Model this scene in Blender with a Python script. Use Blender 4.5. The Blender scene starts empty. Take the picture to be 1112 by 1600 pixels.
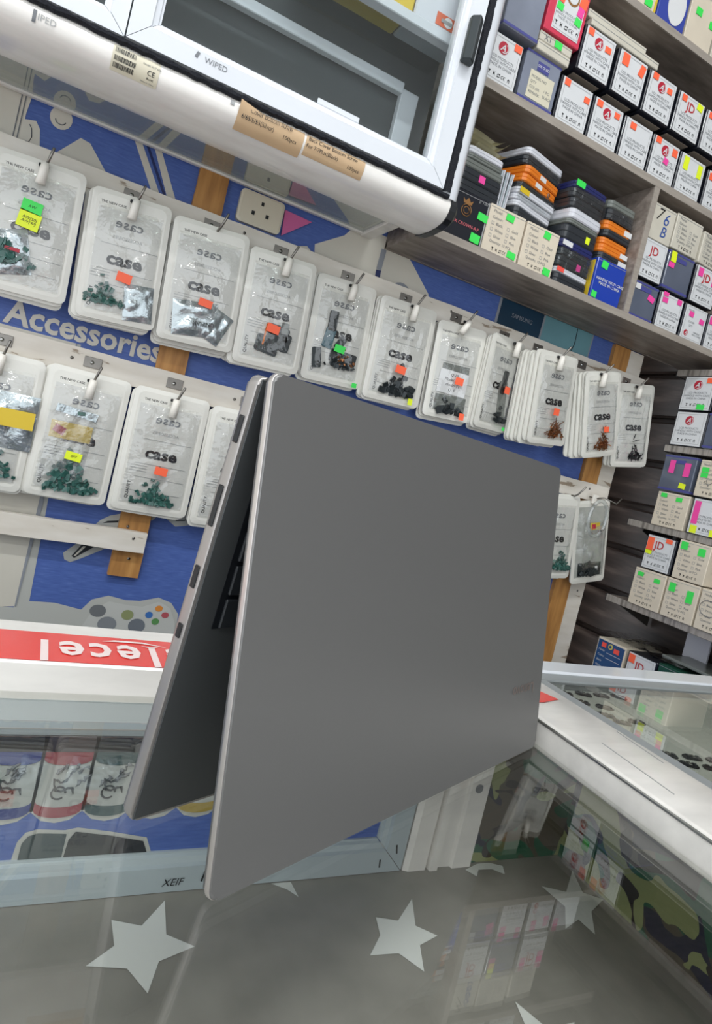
import bpy, bmesh, math, random
from mathutils import Vector, Matrix, noise
random.seed(7)
C = bpy.context.scene.collection
R = math.radians
PI = math.pi
E = 1.15                                   # height of the eye above the floor: heights below are given from the eye
# ------------------------------------------------------------------ camera
cam = bpy.data.cameras.new('camera'); camo_ = bpy.data.objects.new('camera', cam); C.objects.link(camo_)
yaw, pitch, roll = 0.461139, -0.036870, 0.237912
f_ = Vector((math.sin(yaw) * math.cos(pitch), math.cos(yaw) * math.cos(pitch), math.sin(pitch)))
r_ = Vector((math.cos(yaw), -math.sin(yaw), 0)); u_ = r_.cross(f_)
r2 = r_ * math.cos(roll) + u_ * math.sin(roll); u2 = -r_ * math.sin(roll) + u_ * math.cos(roll)
camo_.matrix_world = Matrix(((r2.x, u2.x, -f_.x, 0), (r2.y, u2.y, -f_.y, 0), (r2.z, u2.z, -f_.z, E), (0, 0, 0, 1)))
cam.sensor_fit = 'VERTICAL'; cam.sensor_height = 36.0
cam.lens = 1007.0 / 1600.0 * 36.0
cam.shift_y = -58.5 / 1600.0
cam.clip_start = 0.02
bpy.context.scene.camera = camo_
# ------------------------------------------------------------------ world: even daylight from the open shop front
w = bpy.data.worlds.new('world'); bpy.context.scene.world = w; w.use_nodes = True
w.node_tree.nodes['Background'].inputs[0].default_value = (0.90, 0.95, 1.0, 1)
w.node_tree.nodes['Background'].inputs[1].default_value = 0.95
# ------------------------------------------------------------------ tube lamps on the ceiling
def tube_light(x, y, z, length, power, rot=0):
    l = bpy.data.lights.new('tube_light', 'AREA'); l.shape = 'RECTANGLE'; l.size = length; l.size_y = 0.06
    l.energy = power; l.color = (0.95, 0.98, 1.0)
    o = bpy.data.objects.new('tube_light', l); o.location = (x, y, z + E); o.rotation_euler = (0, 0, rot); C.objects.link(o)
tube_light(0.15, -0.15, 1.42, 1.2, 9.0)
tube_light(-0.9, -1.1, 1.42, 1.2, 10.0)
tube_light(1.75, -0.3, 1.42, 1.2, 9.0, PI / 2)
vs = bpy.context.scene.view_settings
vs.view_transform = 'Standard'; vs.look = 'None'; vs.gamma = 1; vs.use_curve_mapping = False; vs.exposure = 0.9

# ------------------------------------------------------------------ materials
MATS = {}
def srgb(c):
    if isinstance(c, str): c = [int(c[i:i + 2], 16) / 255 for i in (0, 2, 4)]
    return tuple(v / 12.92 if v <= .04045 else ((v + .055) / 1.055) ** 2.4 for v in c) + (1,)
def mat(name, col, rough=.5, metal=0, spec=.5, var=0, vscale=20, stretch=(1, 1, 1), bump=0, bscale=60, coat=0):
    if name in MATS: return MATS[name]
    m = bpy.data.materials.new(name); m.use_nodes = True; MATS[name] = m
    nt = m.node_tree; b = nt.nodes['Principled BSDF']
    b.inputs['Base Color'].default_value = srgb(col); b.inputs['Roughness'].default_value = rough
    b.inputs['Metallic'].default_value = metal; b.inputs['Specular IOR Level'].default_value = spec
    if coat: b.inputs['Coat Weight'].default_value = coat; b.inputs['Coat Roughness'].default_value = .08
    if var or bump:
        tc = nt.nodes.new('ShaderNodeTexCoord'); mp = nt.nodes.new('ShaderNodeMapping')
        nt.links.new(tc.outputs['Object'], mp.inputs[0]); mp.inputs['Scale'].default_value = stretch
        if var:
            n = nt.nodes.new('ShaderNodeTexNoise'); n.inputs['Scale'].default_value = vscale; n.inputs['Detail'].default_value = 6
            nt.links.new(mp.outputs[0], n.inputs[0])
            rp = nt.nodes.new('ShaderNodeValToRGB'); c = srgb(col)
            rp.color_ramp.elements[0].position = .3; rp.color_ramp.elements[1].position = .72
            rp.color_ramp.elements[0].color = tuple(v * (1 - var) for v in c[:3]) + (1,)
            rp.color_ramp.elements[1].color = tuple(min(1, v * (1 + var * .6)) for v in c[:3]) + (1,)
            nt.links.new(n.outputs[0], rp.inputs[0]); nt.links.new(rp.outputs[0], b.inputs['Base Color'])
        if bump:
            n2 = nt.nodes.new('ShaderNodeTexNoise'); n2.inputs['Scale'].default_value = bscale; n2.inputs['Detail'].default_value = 4
            nt.links.new(mp.outputs[0], n2.inputs[0])
            bp = nt.nodes.new('ShaderNodeBump'); bp.inputs['Strength'].default_value = bump; bp.inputs['Distance'].default_value = .004
            nt.links.new(n2.outputs[0], bp.inputs['Height']); nt.links.new(bp.outputs[0], b.inputs['Normal'])
    return m
def clear(name, tint=(1, 1, 1), base=.0, fres=1.0, rough=.02, bump=0, bscale=40, haze=0, hazecol=(.9, .9, .9)):
    """clear sheet: a see-through part and a mirror part in Fresnel proportion"""
    if name in MATS: return MATS[name]
    m = bpy.data.materials.new(name); m.use_nodes = True; MATS[name] = m
    nt = m.node_tree; nt.nodes.clear(); N = nt.nodes.new; L = nt.links.new
    out = N('ShaderNodeOutputMaterial'); tr = N('ShaderNodeBsdfTransparent'); gl = N('ShaderNodeBsdfGlossy')
    tr.inputs[0].default_value = tint + (1,); gl.inputs['Roughness'].default_value = rough
    geo = N('ShaderNodeNewGeometry'); mx = N('ShaderNodeMix'); mx.data_type = 'FLOAT'
    mx.inputs[2].default_value = 1.5; mx.inputs[3].default_value = 1 / 1.5
    L(geo.outputs['Backfacing'], mx.inputs[0])
    fr = N('ShaderNodeFresnel'); L(mx.outputs[0], fr.inputs['IOR'])
    ma = N('ShaderNodeMath'); ma.operation = 'MULTIPLY_ADD'; ma.use_clamp = True
    L(fr.outputs[0], ma.inputs[0]); ma.inputs[1].default_value = fres; ma.inputs[2].default_value = base
    if bump:
        n = N('ShaderNodeTexNoise'); n.inputs['Scale'].default_value = bscale; n.inputs['Detail'].default_value = 3
        tc = N('ShaderNodeTexCoord'); L(tc.outputs['Object'], n.inputs[0])
        b = N('ShaderNodeBump'); b.inputs['Strength'].default_value = bump; b.inputs['Distance'].default_value = .006
        L(n.outputs[0], b.inputs['Height']); L(b.outputs[0], gl.inputs['Normal'])
    ms = N('ShaderNodeMixShader'); L(ma.outputs[0], ms.inputs[0])
    if haze:
        df = N('ShaderNodeBsdfDiffuse'); df.inputs[0].default_value = hazecol + (1,)
        m2 = N('ShaderNodeMixShader'); m2.inputs[0].default_value = haze
        L(tr.outputs[0], m2.inputs[1]); L(df.outputs[0], m2.inputs[2]); L(m2.outputs[0], ms.inputs[1])
    else:
        L(tr.outputs[0], ms.inputs[1])
    L(gl.outputs[0], ms.inputs[2]); L(ms.outputs[0], out.inputs[0])
    return m
def ramp_mat(name, cols, scale, rough=.5, detail=2, stretch=(1, 1, 1), interp='CONSTANT', kind='noise', coat=0):
    if name in MATS: return MATS[name]
    m = bpy.data.materials.new(name); m.use_nodes = True; MATS[name] = m
    nt = m.node_tree; b = nt.nodes['Principled BSDF']; b.inputs['Roughness'].default_value = rough
    if coat: b.inputs['Coat Weight'].default_value = coat
    tc = nt.nodes.new('ShaderNodeTexCoord'); mp = nt.nodes.new('ShaderNodeMapping'); mp.inputs['Scale'].default_value = stretch
    nt.links.new(tc.outputs['Object'], mp.inputs[0])
    n = nt.nodes.new('ShaderNodeTexNoise'); n.inputs['Scale'].default_value = scale; n.inputs['Detail'].default_value = detail
    nt.links.new(mp.outputs[0], n.inputs[0])
    rp = nt.nodes.new('ShaderNodeValToRGB'); rp.color_ramp.interpolation = interp
    while len(rp.color_ramp.elements) < len(cols): rp.color_ramp.elements.new(.5)
    for e, (p, c) in zip(rp.color_ramp.elements, cols): e.position = p; e.color = srgb(c)
    nt.links.new(n.outputs[0], rp.inputs[0]); nt.links.new(rp.outputs[0], b.inputs['Base Color'])
    return m
M_WHITE = mat('white_coated_aluminium', 'd6d9de', .22, var=.05, vscale=9, coat=.3)
M_WHITE2 = mat('worn_white_aluminium', 'e6e2dc', .25, var=.10, vscale=14, stretch=(1, 4, 4), coat=.3)
M_GASKET = mat('black_brush_gasket', '10131c', .9, bump=.6, bscale=500)
M_BLACK = mat('black_plastic', '14161a', .4)
M_HANDLE = mat('dark_handle_plastic', '2c3336', .45)
M_GREYBACK = mat('dark_grey_back_panel', '3a3f42', .6, var=.15, vscale=8)
M_GLASS = clear('clear_glass', (.975, .98, .968), .015, 1.3, .004)
M_DOORGLASS = clear('door_glass', (.93, .95, .95), 0, 1.0, .01)
M_UNDERGLASS = clear('underside_glass', (.86, .91, .88), .10, 1.5, .03, haze=.38, hazecol=(.62, .66, .60))
M_FILM = clear('pouch_film', (.985, .988, .982), .035, 1.7, .09, bump=.7, bscale=60)
M_FILM2 = clear('clear_bag_film', (.92, .93, .92), .08, 1.6, .12, bump=.9, bscale=60, haze=.12)
M_WRAP = clear('shrink_wrap', (.9, .92, .92), .08, 2.0, .1, bump=.8, bscale=70)
M_SILVERBAG = mat('silver_bag', 'b9c3c6', .22, .7, bump=.9, bscale=55)
M_POUCH = mat('pouch_plastic', 'dfddd4', .3, var=.05, vscale=25, bump=.12, bscale=60, coat=.3)
M_POUCHIN = mat('pouch_inner_card', 'd0cfc9', .4, var=.06, vscale=18, coat=.3)
M_INK = mat('black_ink', '0c0d0f', .5)
M_GREYINK = mat('grey_ink', '6f7276', .5)
M_LINEINK = mat('faint_ink', '9b9c9c', .5)
M_BLUE = ramp_mat('blue_poster_print', [(.30, '435ca0'), (.62, '506aae'), (.80, '6a82bd')], 60, .55, 6, (1, 1, 9), 'LINEAR')
M_CREAMPRINT = mat('cream_poster_print', 'd2cdc0', .5, var=.06, vscale=10)
M_HALO = mat('pale_poster_print', 'b5b6b0', .55)
M_GREYPRINT = mat('grey_poster_print', '8b8f96', .5)
M_NAVYPRINT = mat('navy_poster_print', '1f2a5c', .5)
M_TEALDARK = mat('dark_teal_print', '173a52', .4, var=.25, vscale=9)
M_TEAL = mat('pale_teal_print', '6d9aa3', .4, var=.15, vscale=9)
M_DARKPRINT = mat('dark_poster_print', '23262a', .5)
M_BATTEN = ramp_mat('chipped_white_paint', [(.0, '7d6a55'), (.355, '9a8a78'), (.375, 'd5cdc0'), (.7, 'e2dcd2')], 38, .55, 8, (.35, 1, 1.6), 'LINEAR')
M_TAN = ramp_mat('tan_board', [(.3, '9a6a38'), (.55, 'b98549'), (.75, 'c69457')], 14, .55, 5, (6, 6, .8), 'LINEAR')
M_WOOD = ramp_mat('grey_wood_laminate', [(.28, '665c55'), (.5, '857a71'), (.72, '9c9188')], 12, .5, 6, (1, 5, 8), 'LINEAR')
M_WOODEDGE = mat('grey_wood_edge', 'a0978d', .45, var=.16, vscale=16, stretch=(1, 5, 10))
M_SLAT = ramp_mat('dark_slatwall_laminate', [(.3, '241d1b'), (.55, '463a35'), (.75, '6b5d55')], 7, .35, 6, (3, 1, 7), 'LINEAR')
M_SHELFEDGE = ramp_mat('brushed_shelf_edge', [(.3, '5b5550'), (.5, 'a39c94'), (.7, '7a736d')], 18, .25, 3, (1, 4, .3), 'LINEAR')
M_WALLPAINT = mat('cream_wall_paint', 'd8d4c8', .6, var=.08, vscale=6)
M_FLOOR = mat('grey_floor_tile', 'b5b1a9', .4, var=.2, vscale=5)
M_CEIL = mat('white_ceiling', 'e8e8e4', .8)
M_METAL = mat('dull_steel', '8a8680', .35, .9, var=.2, vscale=60)
M_SCREW = mat('bright_steel', 'b8b8b4', .25, 1)
M_COPPER = mat('copper_screw', '9a6a48', .3, .9)
M_DARKSCREW = mat('black_screw', '2a2b2c', .35, .6)
M_TAG = mat('white_tag_plastic', 'ece7dd', .35)
M_LAP = mat('grey_laptop_lid', '7b7a79', .42, .5, bump=.02, bscale=900)
M_LAPGLINT = mat('laptop_edge_glint', 'c9c3bf', .28, .75)
M_LAPRIM = mat('grey_laptop_rim', 'a5a09d', .32, .6)
M_LAPDECK = mat('dark_laptop_deck', '4a4c4d', .5, .3)
M_KEYWELL = mat('key_well', '101318', .5)
M_KEY = mat('laptop_keys', '23262a', .5)
M_PORT = mat('port_recess', '17181a', .4)
M_SCREEN = mat('laptop_screen', '08090b', .12)
M_LOGO = mat('faint_logo', '91827c', .35, .5)
M_CARTON = mat('black_box_card', '1b1e27', .3, coat=.3)
M_LABEL = mat('white_box_label', 'd9dadb', .4, coat=.2)
M_CREAMBOX = mat('cream_box_card', 'd9cdb9', .5, var=.06, vscale=25)
M_PALEBOX = mat('pale_box_card', 'cfc9ba', .5, var=.1, vscale=25)
M_BASEFLAP = mat('tan_box_base', '9c8f82', .6)
M_GREYBOX = mat('grey_clear_box', '5d6474', .18, var=.12, vscale=18, coat=.5)
M_GREYBOX2 = mat('light_grey_clear_box', '858b9a', .18, var=.12, vscale=18, coat=.5)
M_PURPLE = mat('violet_strip', '4a4c8c', .4)
M_RED = mat('red_emblem', 'b5263a', .45)
M_REDBOX = mat('red_box_card', 'cf3a54', .4)
M_REDTEXT = mat('red_lettering', 'b8343a', .45)
M_BOXBLUE = mat('blue_box_card', '1f3fa6', .35, coat=.3)
M_BLUELABEL = mat('deep_blue_label', '1d4a7c', .4, coat=.3)
M_YELLOWCARD = mat('yellow_card', 'd8b92e', .45)
M_GOLD = mat('gold_print', 'a5784a', .35, .4)
M_PINKINK = mat('pink_print', 'd06a72', .4)
M_GREENBOX = mat('green_box_card', '1c4a3a', .4)
STK = {'o': mat('orange_sticker', 'ff6a45', .5), 'g': mat('green_sticker', '3fe05a', .5), 'y': mat('yellow_sticker', 'e6f52a', .5),
       'p': mat('pink_sticker', 'f04aa0', .5), 'r': mat('coral_sticker', 'f0564a', .5), 'w': mat('white_sticker', 'dcdcdc', .5)}
M_ORANGE = mat('orange_case_plastic', 'e07a22', .4)
M_DKCASE = mat('dark_case_plastic', '2b2f34', .35, coat=.3)
M_GYCASE = mat('grey_case_plastic', '70746f', .35, coat=.3)
M_WTCASE = mat('white_case_plastic', 'd3d4da', .35, coat=.3)
M_BLCASE = mat('navy_case_plastic', '23295e', .35, coat=.3)
M_CRUMPLE = mat('crinkled_dark_pack', '3b4144', .15, .2, bump=1.0, bscale=60)
M_PCB = mat('green_circuit', '35635a', .3, var=.45, vscale=160, coat=.4)
M_PCBDARK = mat('dark_connector', '2b3133', .3, .3)
M_BROWNLABEL = mat('brown_paper_label', 'c2a480', .6, var=.05, vscale=30)
M_CREAMLABEL = mat('cream_paper_label', 'd3ccb6', .5)
M_TAPE = mat('red_tape', 'e5342f', .25, coat=.4)
M_TAPETEXT = mat('tape_lettering', 'f3dfdc', .35)
def camo_mat():
    m = bpy.data.materials.new('camouflage_vinyl'); m.use_nodes = True; nt = m.node_tree; b = nt.nodes['Principled BSDF']; b.inputs['Roughness'].default_value = .4
    tc = nt.nodes.new('ShaderNodeTexCoord'); prev = None; N = nt.nodes.new; L = nt.links.new
    for k, (c, t, sc) in enumerate((('575044', 0, 1), ('275c45', .54, 15), ('23283c', .56, 17), ('8d9363', .575, 13), ('302c29', .61, 21))):
        if prev is None:
            rgb = N('ShaderNodeRGB'); rgb.outputs[0].default_value = srgb(c); prev = rgb.outputs[0]; continue
        mp = N('ShaderNodeMapping'); mp.inputs['Location'].default_value = (k * 3.7, k * 1.9, k * 5.1); mp.inputs['Scale'].default_value = (1, 1, 1.3); L(tc.outputs['Object'], mp.inputs[0])
        n = N('ShaderNodeTexNoise'); n.inputs['Scale'].default_value = sc; n.inputs['Detail'].default_value = 1.5; n.inputs['Distortion'].default_value = .9; L(mp.outputs[0], n.inputs[0])
        g = N('ShaderNodeMath'); g.operation = 'GREATER_THAN'; g.inputs[1].default_value = t; L(n.outputs[0], g.inputs[0])
        x = N('ShaderNodeMix'); x.data_type = 'RGBA'; L(g.outputs[0], x.inputs[0]); L(prev, x.inputs[6]); x.inputs[7].default_value = srgb(c); prev = x.outputs[2]
    L(prev, b.inputs['Base Color']); return m
M_CAMO = camo_mat()
M_STARFLOOR = mat('grey_star_vinyl', '8e8b84', .45, var=.13, vscale=30)
M_STAR = mat('pale_star_print', 'dcdeda', .45)
M_SOCKET = mat('ivory_socket', 'd6cdb8', .4)
M_PINKCARD = mat('pink_card', 'd0679c', .5)
M_TRAY = mat('pale_tray_liner', 'c9cdc2', .5, var=.06, vscale=12)
M_SHADEGREY = mat('grey_seal_strip', '8f9394', .4)
M_PAPER = mat('cream_paper', 'd8d2b4', .5, var=.08, vscale=40)

# ------------------------------------------------------------------ mesh helpers
def link(name, me, m=None, parent=None, loc=(0, 0, 0), rot=(0, 0, 0), scale=None):
    o = bpy.data.objects.new(name, me); C.objects.link(o)
    if m is not None and me is not None and len(me.materials) == 0: me.materials.append(m)
    if parent is not None: o.parent = parent
    o.location = loc; o.rotation_euler = rot
    if scale: o.scale = scale
    return o
def tag(o, label, cat, group=None, kind=None):
    if label: o['label'] = label
    if cat: o['category'] = cat
    if group: o['group'] = group
    if kind: o['kind'] = kind
    return o
def thing(name, label, cat, loc=(0, 0, 0), rot=(0, 0, 0), group=None):
    o = link(name, None, None, None, (loc[0], loc[1], loc[2] + E), rot); o.empty_display_size = .05
    return tag(o, label, cat, group)
def tomesh(bm, name='m', smooth=False):
    me = bpy.data.meshes.new(name); bmesh.ops.recalc_face_normals(bm, faces=bm.faces); bm.to_mesh(me); bm.free()
    if smooth:
        for p in me.polygons: p.use_smooth = True
    return me
def add_box(bm, cx, cy, cz, sx, sy, sz, rot=None):
    g = bmesh.ops.create_cube(bm, size=1)['verts']
    for v in g:
        p = Vector((v.co.x * sx, v.co.y * sy, v.co.z * sz))
        if rot is not None: p = rot @ p
        v.co = p + Vector((cx, cy, cz))
    return g
_bx = {}
def boxmesh(sx, sy, sz, bev=0, seg=1, origin=(0, 0, 0)):
    k = (round(sx, 5), round(sy, 5), round(sz, 5), bev, seg, origin)
    bm = bmesh.new(); add_box(bm, origin[0], origin[1], origin[2], sx, sy, sz)
    if bev: bmesh.ops.bevel(bm, geom=list(bm.edges), offset=bev, segments=seg, affect='EDGES', profile=.5)
    return tomesh(bm, 'box', seg > 1)
def box(name, m, parent, x0, x1, y0, y1, z0, z1, bev=0, seg=1):
    """box between corners, in the parent's space (or the room's, heights from the eye)"""
    me = boxmesh(x1 - x0, y1 - y0, z1 - z0, bev, seg)
    dz = 0 if parent is not None else E
    return link(name, me, m, parent, ((x0 + x1) / 2, (y0 + y1) / 2, (z0 + z1) / 2 + dz))
def rrect(w, h, r, n=5):
    pts = []
    for cx, cz, a0 in ((w / 2 - r, h / 2 - r, 0), (-w / 2 + r, h / 2 - r, 90), (-w / 2 + r, -h / 2 + r, 180), (w / 2 - r, -h / 2 + r, 270)):
        for i in range(n + 1):
            a = R(a0 + 90 * i / n); pts.append((cx + r * math.cos(a), cz + r * math.sin(a)))
    return pts
def slab(pts, t, inset=0, lift=0, cx=0, cz=0):
    """outline (x,z) extruded along y from 0 to -t, with an optional softened front ring"""
    bm = bmesh.new(); n = len(pts)
    rings = [(0, 1.0, 0), (-t, 1.0, 0)]
    mx = sum(p[0] for p in pts) / n; mz = sum(p[1] for p in pts) / n
    R_ = [[bm.verts.new((p[0], 0, p[1])) for p in pts], [bm.verts.new((p[0], -t, p[1])) for p in pts]]
    if inset:
        def ins(p):
            d = Vector((mx - p[0], mz - p[1])); return (p[0] + (inset if d.x > 0 else -inset), p[1] + (inset if d.y > 0 else -inset))
        R_.append([bm.verts.new((ins(p)[0], -t - lift, ins(p)[1])) for p in pts])
    for a, b in zip(R_, R_[1:]):
        for i in range(n): bm.faces.new((a[i], a[(i + 1) % n], b[(i + 1) % n], b[i]))
    bm.faces.new(R_[0]); bm.faces.new(R_[-1])
    return tomesh(bm, 'slab')
def flat(name, pts, y, m, parent, axis='y', dz=0):
    bm = bmesh.new()
    if axis == 'y': vs_ = [bm.verts.new((p[0], y, p[1] + dz)) for p in pts]
    elif axis == 'z': vs_ = [bm.verts.new((p[0], p[1], y + dz)) for p in pts]
    else: vs_ = [bm.verts.new((y, p[0], p[1] + dz)) for p in pts]
    fc = bm.faces.new(vs_); fc.normal_update()
    want = {'y': Vector((0, -1, 0)), 'z': Vector((0, 0, 1)), 'x': Vector((-1, 0, 0))}[axis]
    if fc.normal.dot(want) < 0: bmesh.ops.reverse_faces(bm, faces=[fc])
    bmesh.ops.triangulate(bm, faces=bm.faces)
    me = bpy.data.meshes.new(name); bm.to_mesh(me); bm.free()
    return link(name, me, m, parent)
def tube(path, rad, n=6, closed=False):
    bm = bmesh.new(); rings = []; P = [Vector(p) for p in path]; N = len(P)
    for i, p in enumerate(P):
        a = P[(i - 1) % N] if (closed or i) else p; b = P[(i + 1) % N] if (closed or i < N - 1) else p
        t = (b - a).normalized(); ref = Vector((0, 0, 1)) if abs(t.z) < .9 else Vector((1, 0, 0))
        x = t.cross(ref).normalized(); y = t.cross(x).normalized()
        rr = rad[i] if isinstance(rad, (list, tuple)) else rad
        rings.append([bm.verts.new(p + (x * math.cos(2 * PI * k / n) + y * math.sin(2 * PI * k / n)) * rr) for k in range(n)])
    m_ = N if closed else N - 1
    for i in range(m_):
        a, b = rings[i], rings[(i + 1) % N]
        for k in range(n): bm.faces.new((a[k], a[(k + 1) % n], b[(k + 1) % n], b[k]))
    if not closed: bm.faces.new(rings[0]); bm.faces.new(rings[-1])
    return tomesh(bm, 'tube', True)
def ellipse(cx, cz, rx, rz, n=18, a0=0, a1=360):
    return [(cx + rx * math.cos(R(a0 + (a1 - a0) * i / n)), cz + rz * math.sin(R(a0 + (a1 - a0) * i / n))) for i in range(n)]
_tx = {}
def textmesh(s, size, bold=0, align='CENTER', spacing=1.0, line=1.0, shear=0):
    k = (s, size, bold, align, spacing, line, shear)
    if k in _tx: return _tx[k]
    cu = bpy.data.curves.new('lettering', 'FONT'); cu.body = s; cu.size = size; cu.align_x = align; cu.align_y = 'CENTER'
    cu.resolution_u = 2; cu.offset = bold * size; cu.space_character = spacing; cu.space_line = line; cu.fill_mode = 'FRONT'; cu.shear = shear
    o = bpy.data.objects.new('lettering', cu); C.objects.link(o)
    dg = bpy.context.evaluated_depsgraph_get(); dg.update()
    me = bpy.data.meshes.new_from_object(o.evaluated_get(dg)); bpy.data.objects.remove(o)
    me.materials.clear(); _tx[k] = me
    return me
def text(name, s, size, m, parent, loc, rot=(PI / 2, 0, 0), bold=0, align='CENTER', mirror=False, spacing=1.0, line=1.0, sx=1, shear=0):
    base = textmesh(s, size, bold, align, spacing, line, shear); k = (base.name, m.name)
    if k not in _tx:
        me = base.copy(); me.materials.append(m); _tx[k] = me
    return link(name, _tx[k], None, parent, loc, rot, (-sx if mirror else sx, 1, 1))
_fm = {}
def crinkle(w, h, nx, nz, dome, amp, seed, freq=40):
    k = (round(w, 4), round(h, 4), nx, nz, dome, amp, seed)
    if k in _fm: return _fm[k]
    bm = bmesh.new(); g = []
    for j in range(nz + 1):
        row = []
        for i in range(nx + 1):
            u, v = i / nx, j / nz; x = (u - .5) * w; z = (v - .5) * h
            e = min(1, 6 * min(u, 1 - u)) * min(1, 6 * min(v, 1 - v))
            q = Vector((x * freq, seed * 7.3, z * freq * .7))
            d = dome * e + amp * e * (abs(noise.noise(q)) * 2 - .5 + .6 * noise.noise(q * 2.3))
            row.append(bm.verts.new((x, -d, z)))
        g.append(row)
    for j in range(nz):
        for i in range(nx): bm.faces.new((g[j][i], g[j][i + 1], g[j + 1][i + 1], g[j + 1][i]))
    me = tomesh(bm, 'film', True); _fm[k] = me
    return me
def sticker(parent, col, x, z, w, h, y, rot=0, name='price_sticker'):
    return link(name, boxmesh(w, .0004, h), STK[col], parent, (x, y, z), (0, R(rot), 0))

# ================================================================== THE SETTING
def struct(o):
    o['kind'] = 'structure'; return o
W = .95                                                             # distance of the back wall
struct(box('floor', M_FLOOR, None, -2.2, 2.6, -2.6, 1.6, -E - .05, -E))
struct(box('ceiling', M_CEIL, None, -2.2, 2.6, -2.6, 1.6, 1.55, 1.6))
wall_back = struct(box('wall_back', M_WALLPAINT, None, -2.2, 1.03, W, W + .10, -E, 1.55))
wall_right = struct(box('wall_right', M_SLAT, None, 1.23, 1.33, -1.2, 1.6, -E, 1.55))
struct(box('wall_recess', M_SLAT, None, 1.03, 1.23, 1.14, 1.2, -E, 1.55))
def child_abs(name, m, par, x0, x1, y0, y1, z0, z1, bev=0):
    o = box(name, m, None, x0, x1, y0, y1, z0, z1, bev); o.parent = par; o.matrix_parent_inverse = Matrix()
    o.location = o.location - par.location; return o
for i in range(-9, 9):                                              # boards of the slatwall
    z = i * .1 + .02
    child_abs('slat_board', M_SLAT, wall_right, 1.205, 1.232, -1.0, 1.13, z + .011, z + .1, .004)

# ------------------------------------------------------------------ printed poster on the wall
PY = W - .003
poster = thing('wall_poster', 'blue printed accessories poster covering the wall behind the hanging pouches', 'poster', (0, 0, 0))
me = boxmesh(1.62, .003, 1.02); link('blue_sheet', me, M_BLUE, poster, (.22, W - .0015, -.09))
def wp(name, pts, m, lift=.0006): return flat(name, pts, PY - lift, m, poster)
wp('white_shape', [(-.40, .36), (-.085, .345), (-.089, .308), (-.089, .301), (-.077, .304), (-.071, .296), (-.067, .273), (-.07, .24), (-.40, .24)], M_CREAMPRINT)
for dx in (0, .0045): wp('outline', [(-.0975 + dx, .35), (-.0962 + dx, .35), (-.0972 + dx, .25), (-.0985 + dx, .25)], M_GREYINK, .0012)
wp('cable_loop', ellipse(-.051, .319, .013, .014), M_CREAMPRINT)
link('loop_outline', tube([(x, PY - .001, z) for x, z in ellipse(-.051, .316, .006, .005, 12, 180, 370)], .0006, 4), M_GREYINK, poster)
link('loop_outline', tube([(x, PY - .001, z) for x, z in [(-.083, .297), (-.080, .293), (-.078, .283), (-.080, .276), (-.084, .276)]], .0006, 4), M_GREYINK, poster)
wp('white_shape', [(-.060, .262), (-.025, .305), (-.013, .303), (.024, .262)], M_CREAMPRINT)
wp('cable_stripe', [(.033, .335), (.043, .335), (.083, .272), (.073, .270)], M_CREAMPRINT)
wp('cable_stripe', [(.060, .335), (.069, .335), (.103, .275), (.092, .273)], M_CREAMPRINT)
wp('outline', [(.048, .335), (.052, .335), (.090, .275), (.087, .273)], M_NAVYPRINT, .0009)
wp('white_shape', [(.311, .288), (.354, .317), (.37, .34), (.45, .34), (.482, .314), (.522, .279), (.53, .25), (.319, .25)], M_CREAMPRINT)
wp('white_shape', [(.262, .255), (.271, .271), (.300, .281), (.312, .273), (.307, .255)], M_CREAMPRINT)
wp('bar', [(.419, .286), (.428, .287), (.429, .262), (.421, .262)], M_NAVYPRINT, .0012)
wp('bar', [(.419, .287), (.428, .287), (.429, .32), (.42, .32)], M_GREYPRINT, .0012)
wp('disc', ellipse(.470, .262, .020, .019), M_GREYPRINT, .0012)
wp('light_edge', [(.664, .33), (.669, .33), (.668, .25), (.662, .25)], M_GREYPRINT)
wp('phone_picture', [(.669, .34), (.768, .34), (.765, .25), (.668, .25)], M_TEALDARK)
text('lettering', 'SAMSUNG', .0105, M_GREYPRINT, poster, (.720, PY - .0012, .298))
wp('light_edge', [(.768, .34), (.772, .34), (.769, .25), (.765, .25)], M_GREYPRINT)
wp('phone_picture', [(.772, .34), (.892, .34), (.889, .25), (.769, .25)], M_TEAL)
link('loop_outline', tube([(.851, PY - .001, .32), (.852, PY - .001, .300), (.852, PY - .001, .290), (.846, PY - .001, .270)], .0009, 4), M_DARKPRINT, poster)
wp('light_edge', [(.892, .34), (.895, .34), (.892, .25), (.889, .25)], M_GREYPRINT)
text('lettering', 'Accessories', .0425, M_CREAMPRINT, poster, (.0335, PY - .0012, .0665), bold=.026, sx=.96)
# lower left of the poster: grey print field with a game pad
wp('grey_field', [(-.5, .05), (.022, .05), (.024, -.157), (.019, -.312), (-.011, -.316), (-.5, -.316)], M_CREAMPRINT)
wp('pale_edge', [(.022, .05), (.028, .05), (.030, -.157), (.035, -.303), (.067, -.302), (.102, -.308), (.113, -.292), (.134, -.284), (.158, -.288), (.178, -.287), (.203, -.279), (.223, -.285), (.237, -.301), (.245, -.40), (-.5, -.40), (-.5, -.316), (.018, -.314), (.024, -.157)], M_HALO, .0003)
wp('seam', [(.0215, .05), (.0235, .05), (.0255, -.157), (.0205, -.312), (.0185, -.312)], M_GREYPRINT, .0012)
wp('game_pad', [(.104, -.36), (.107, -.333), (.117, -.307), (.136, -.292), (.165, -.295), (.183, -.295), (.205, -.285), (.223, -.293), (.235, -.315), (.243, -.36)], mat('pad_print', 'bfc0bb', .5), .0010)
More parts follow.
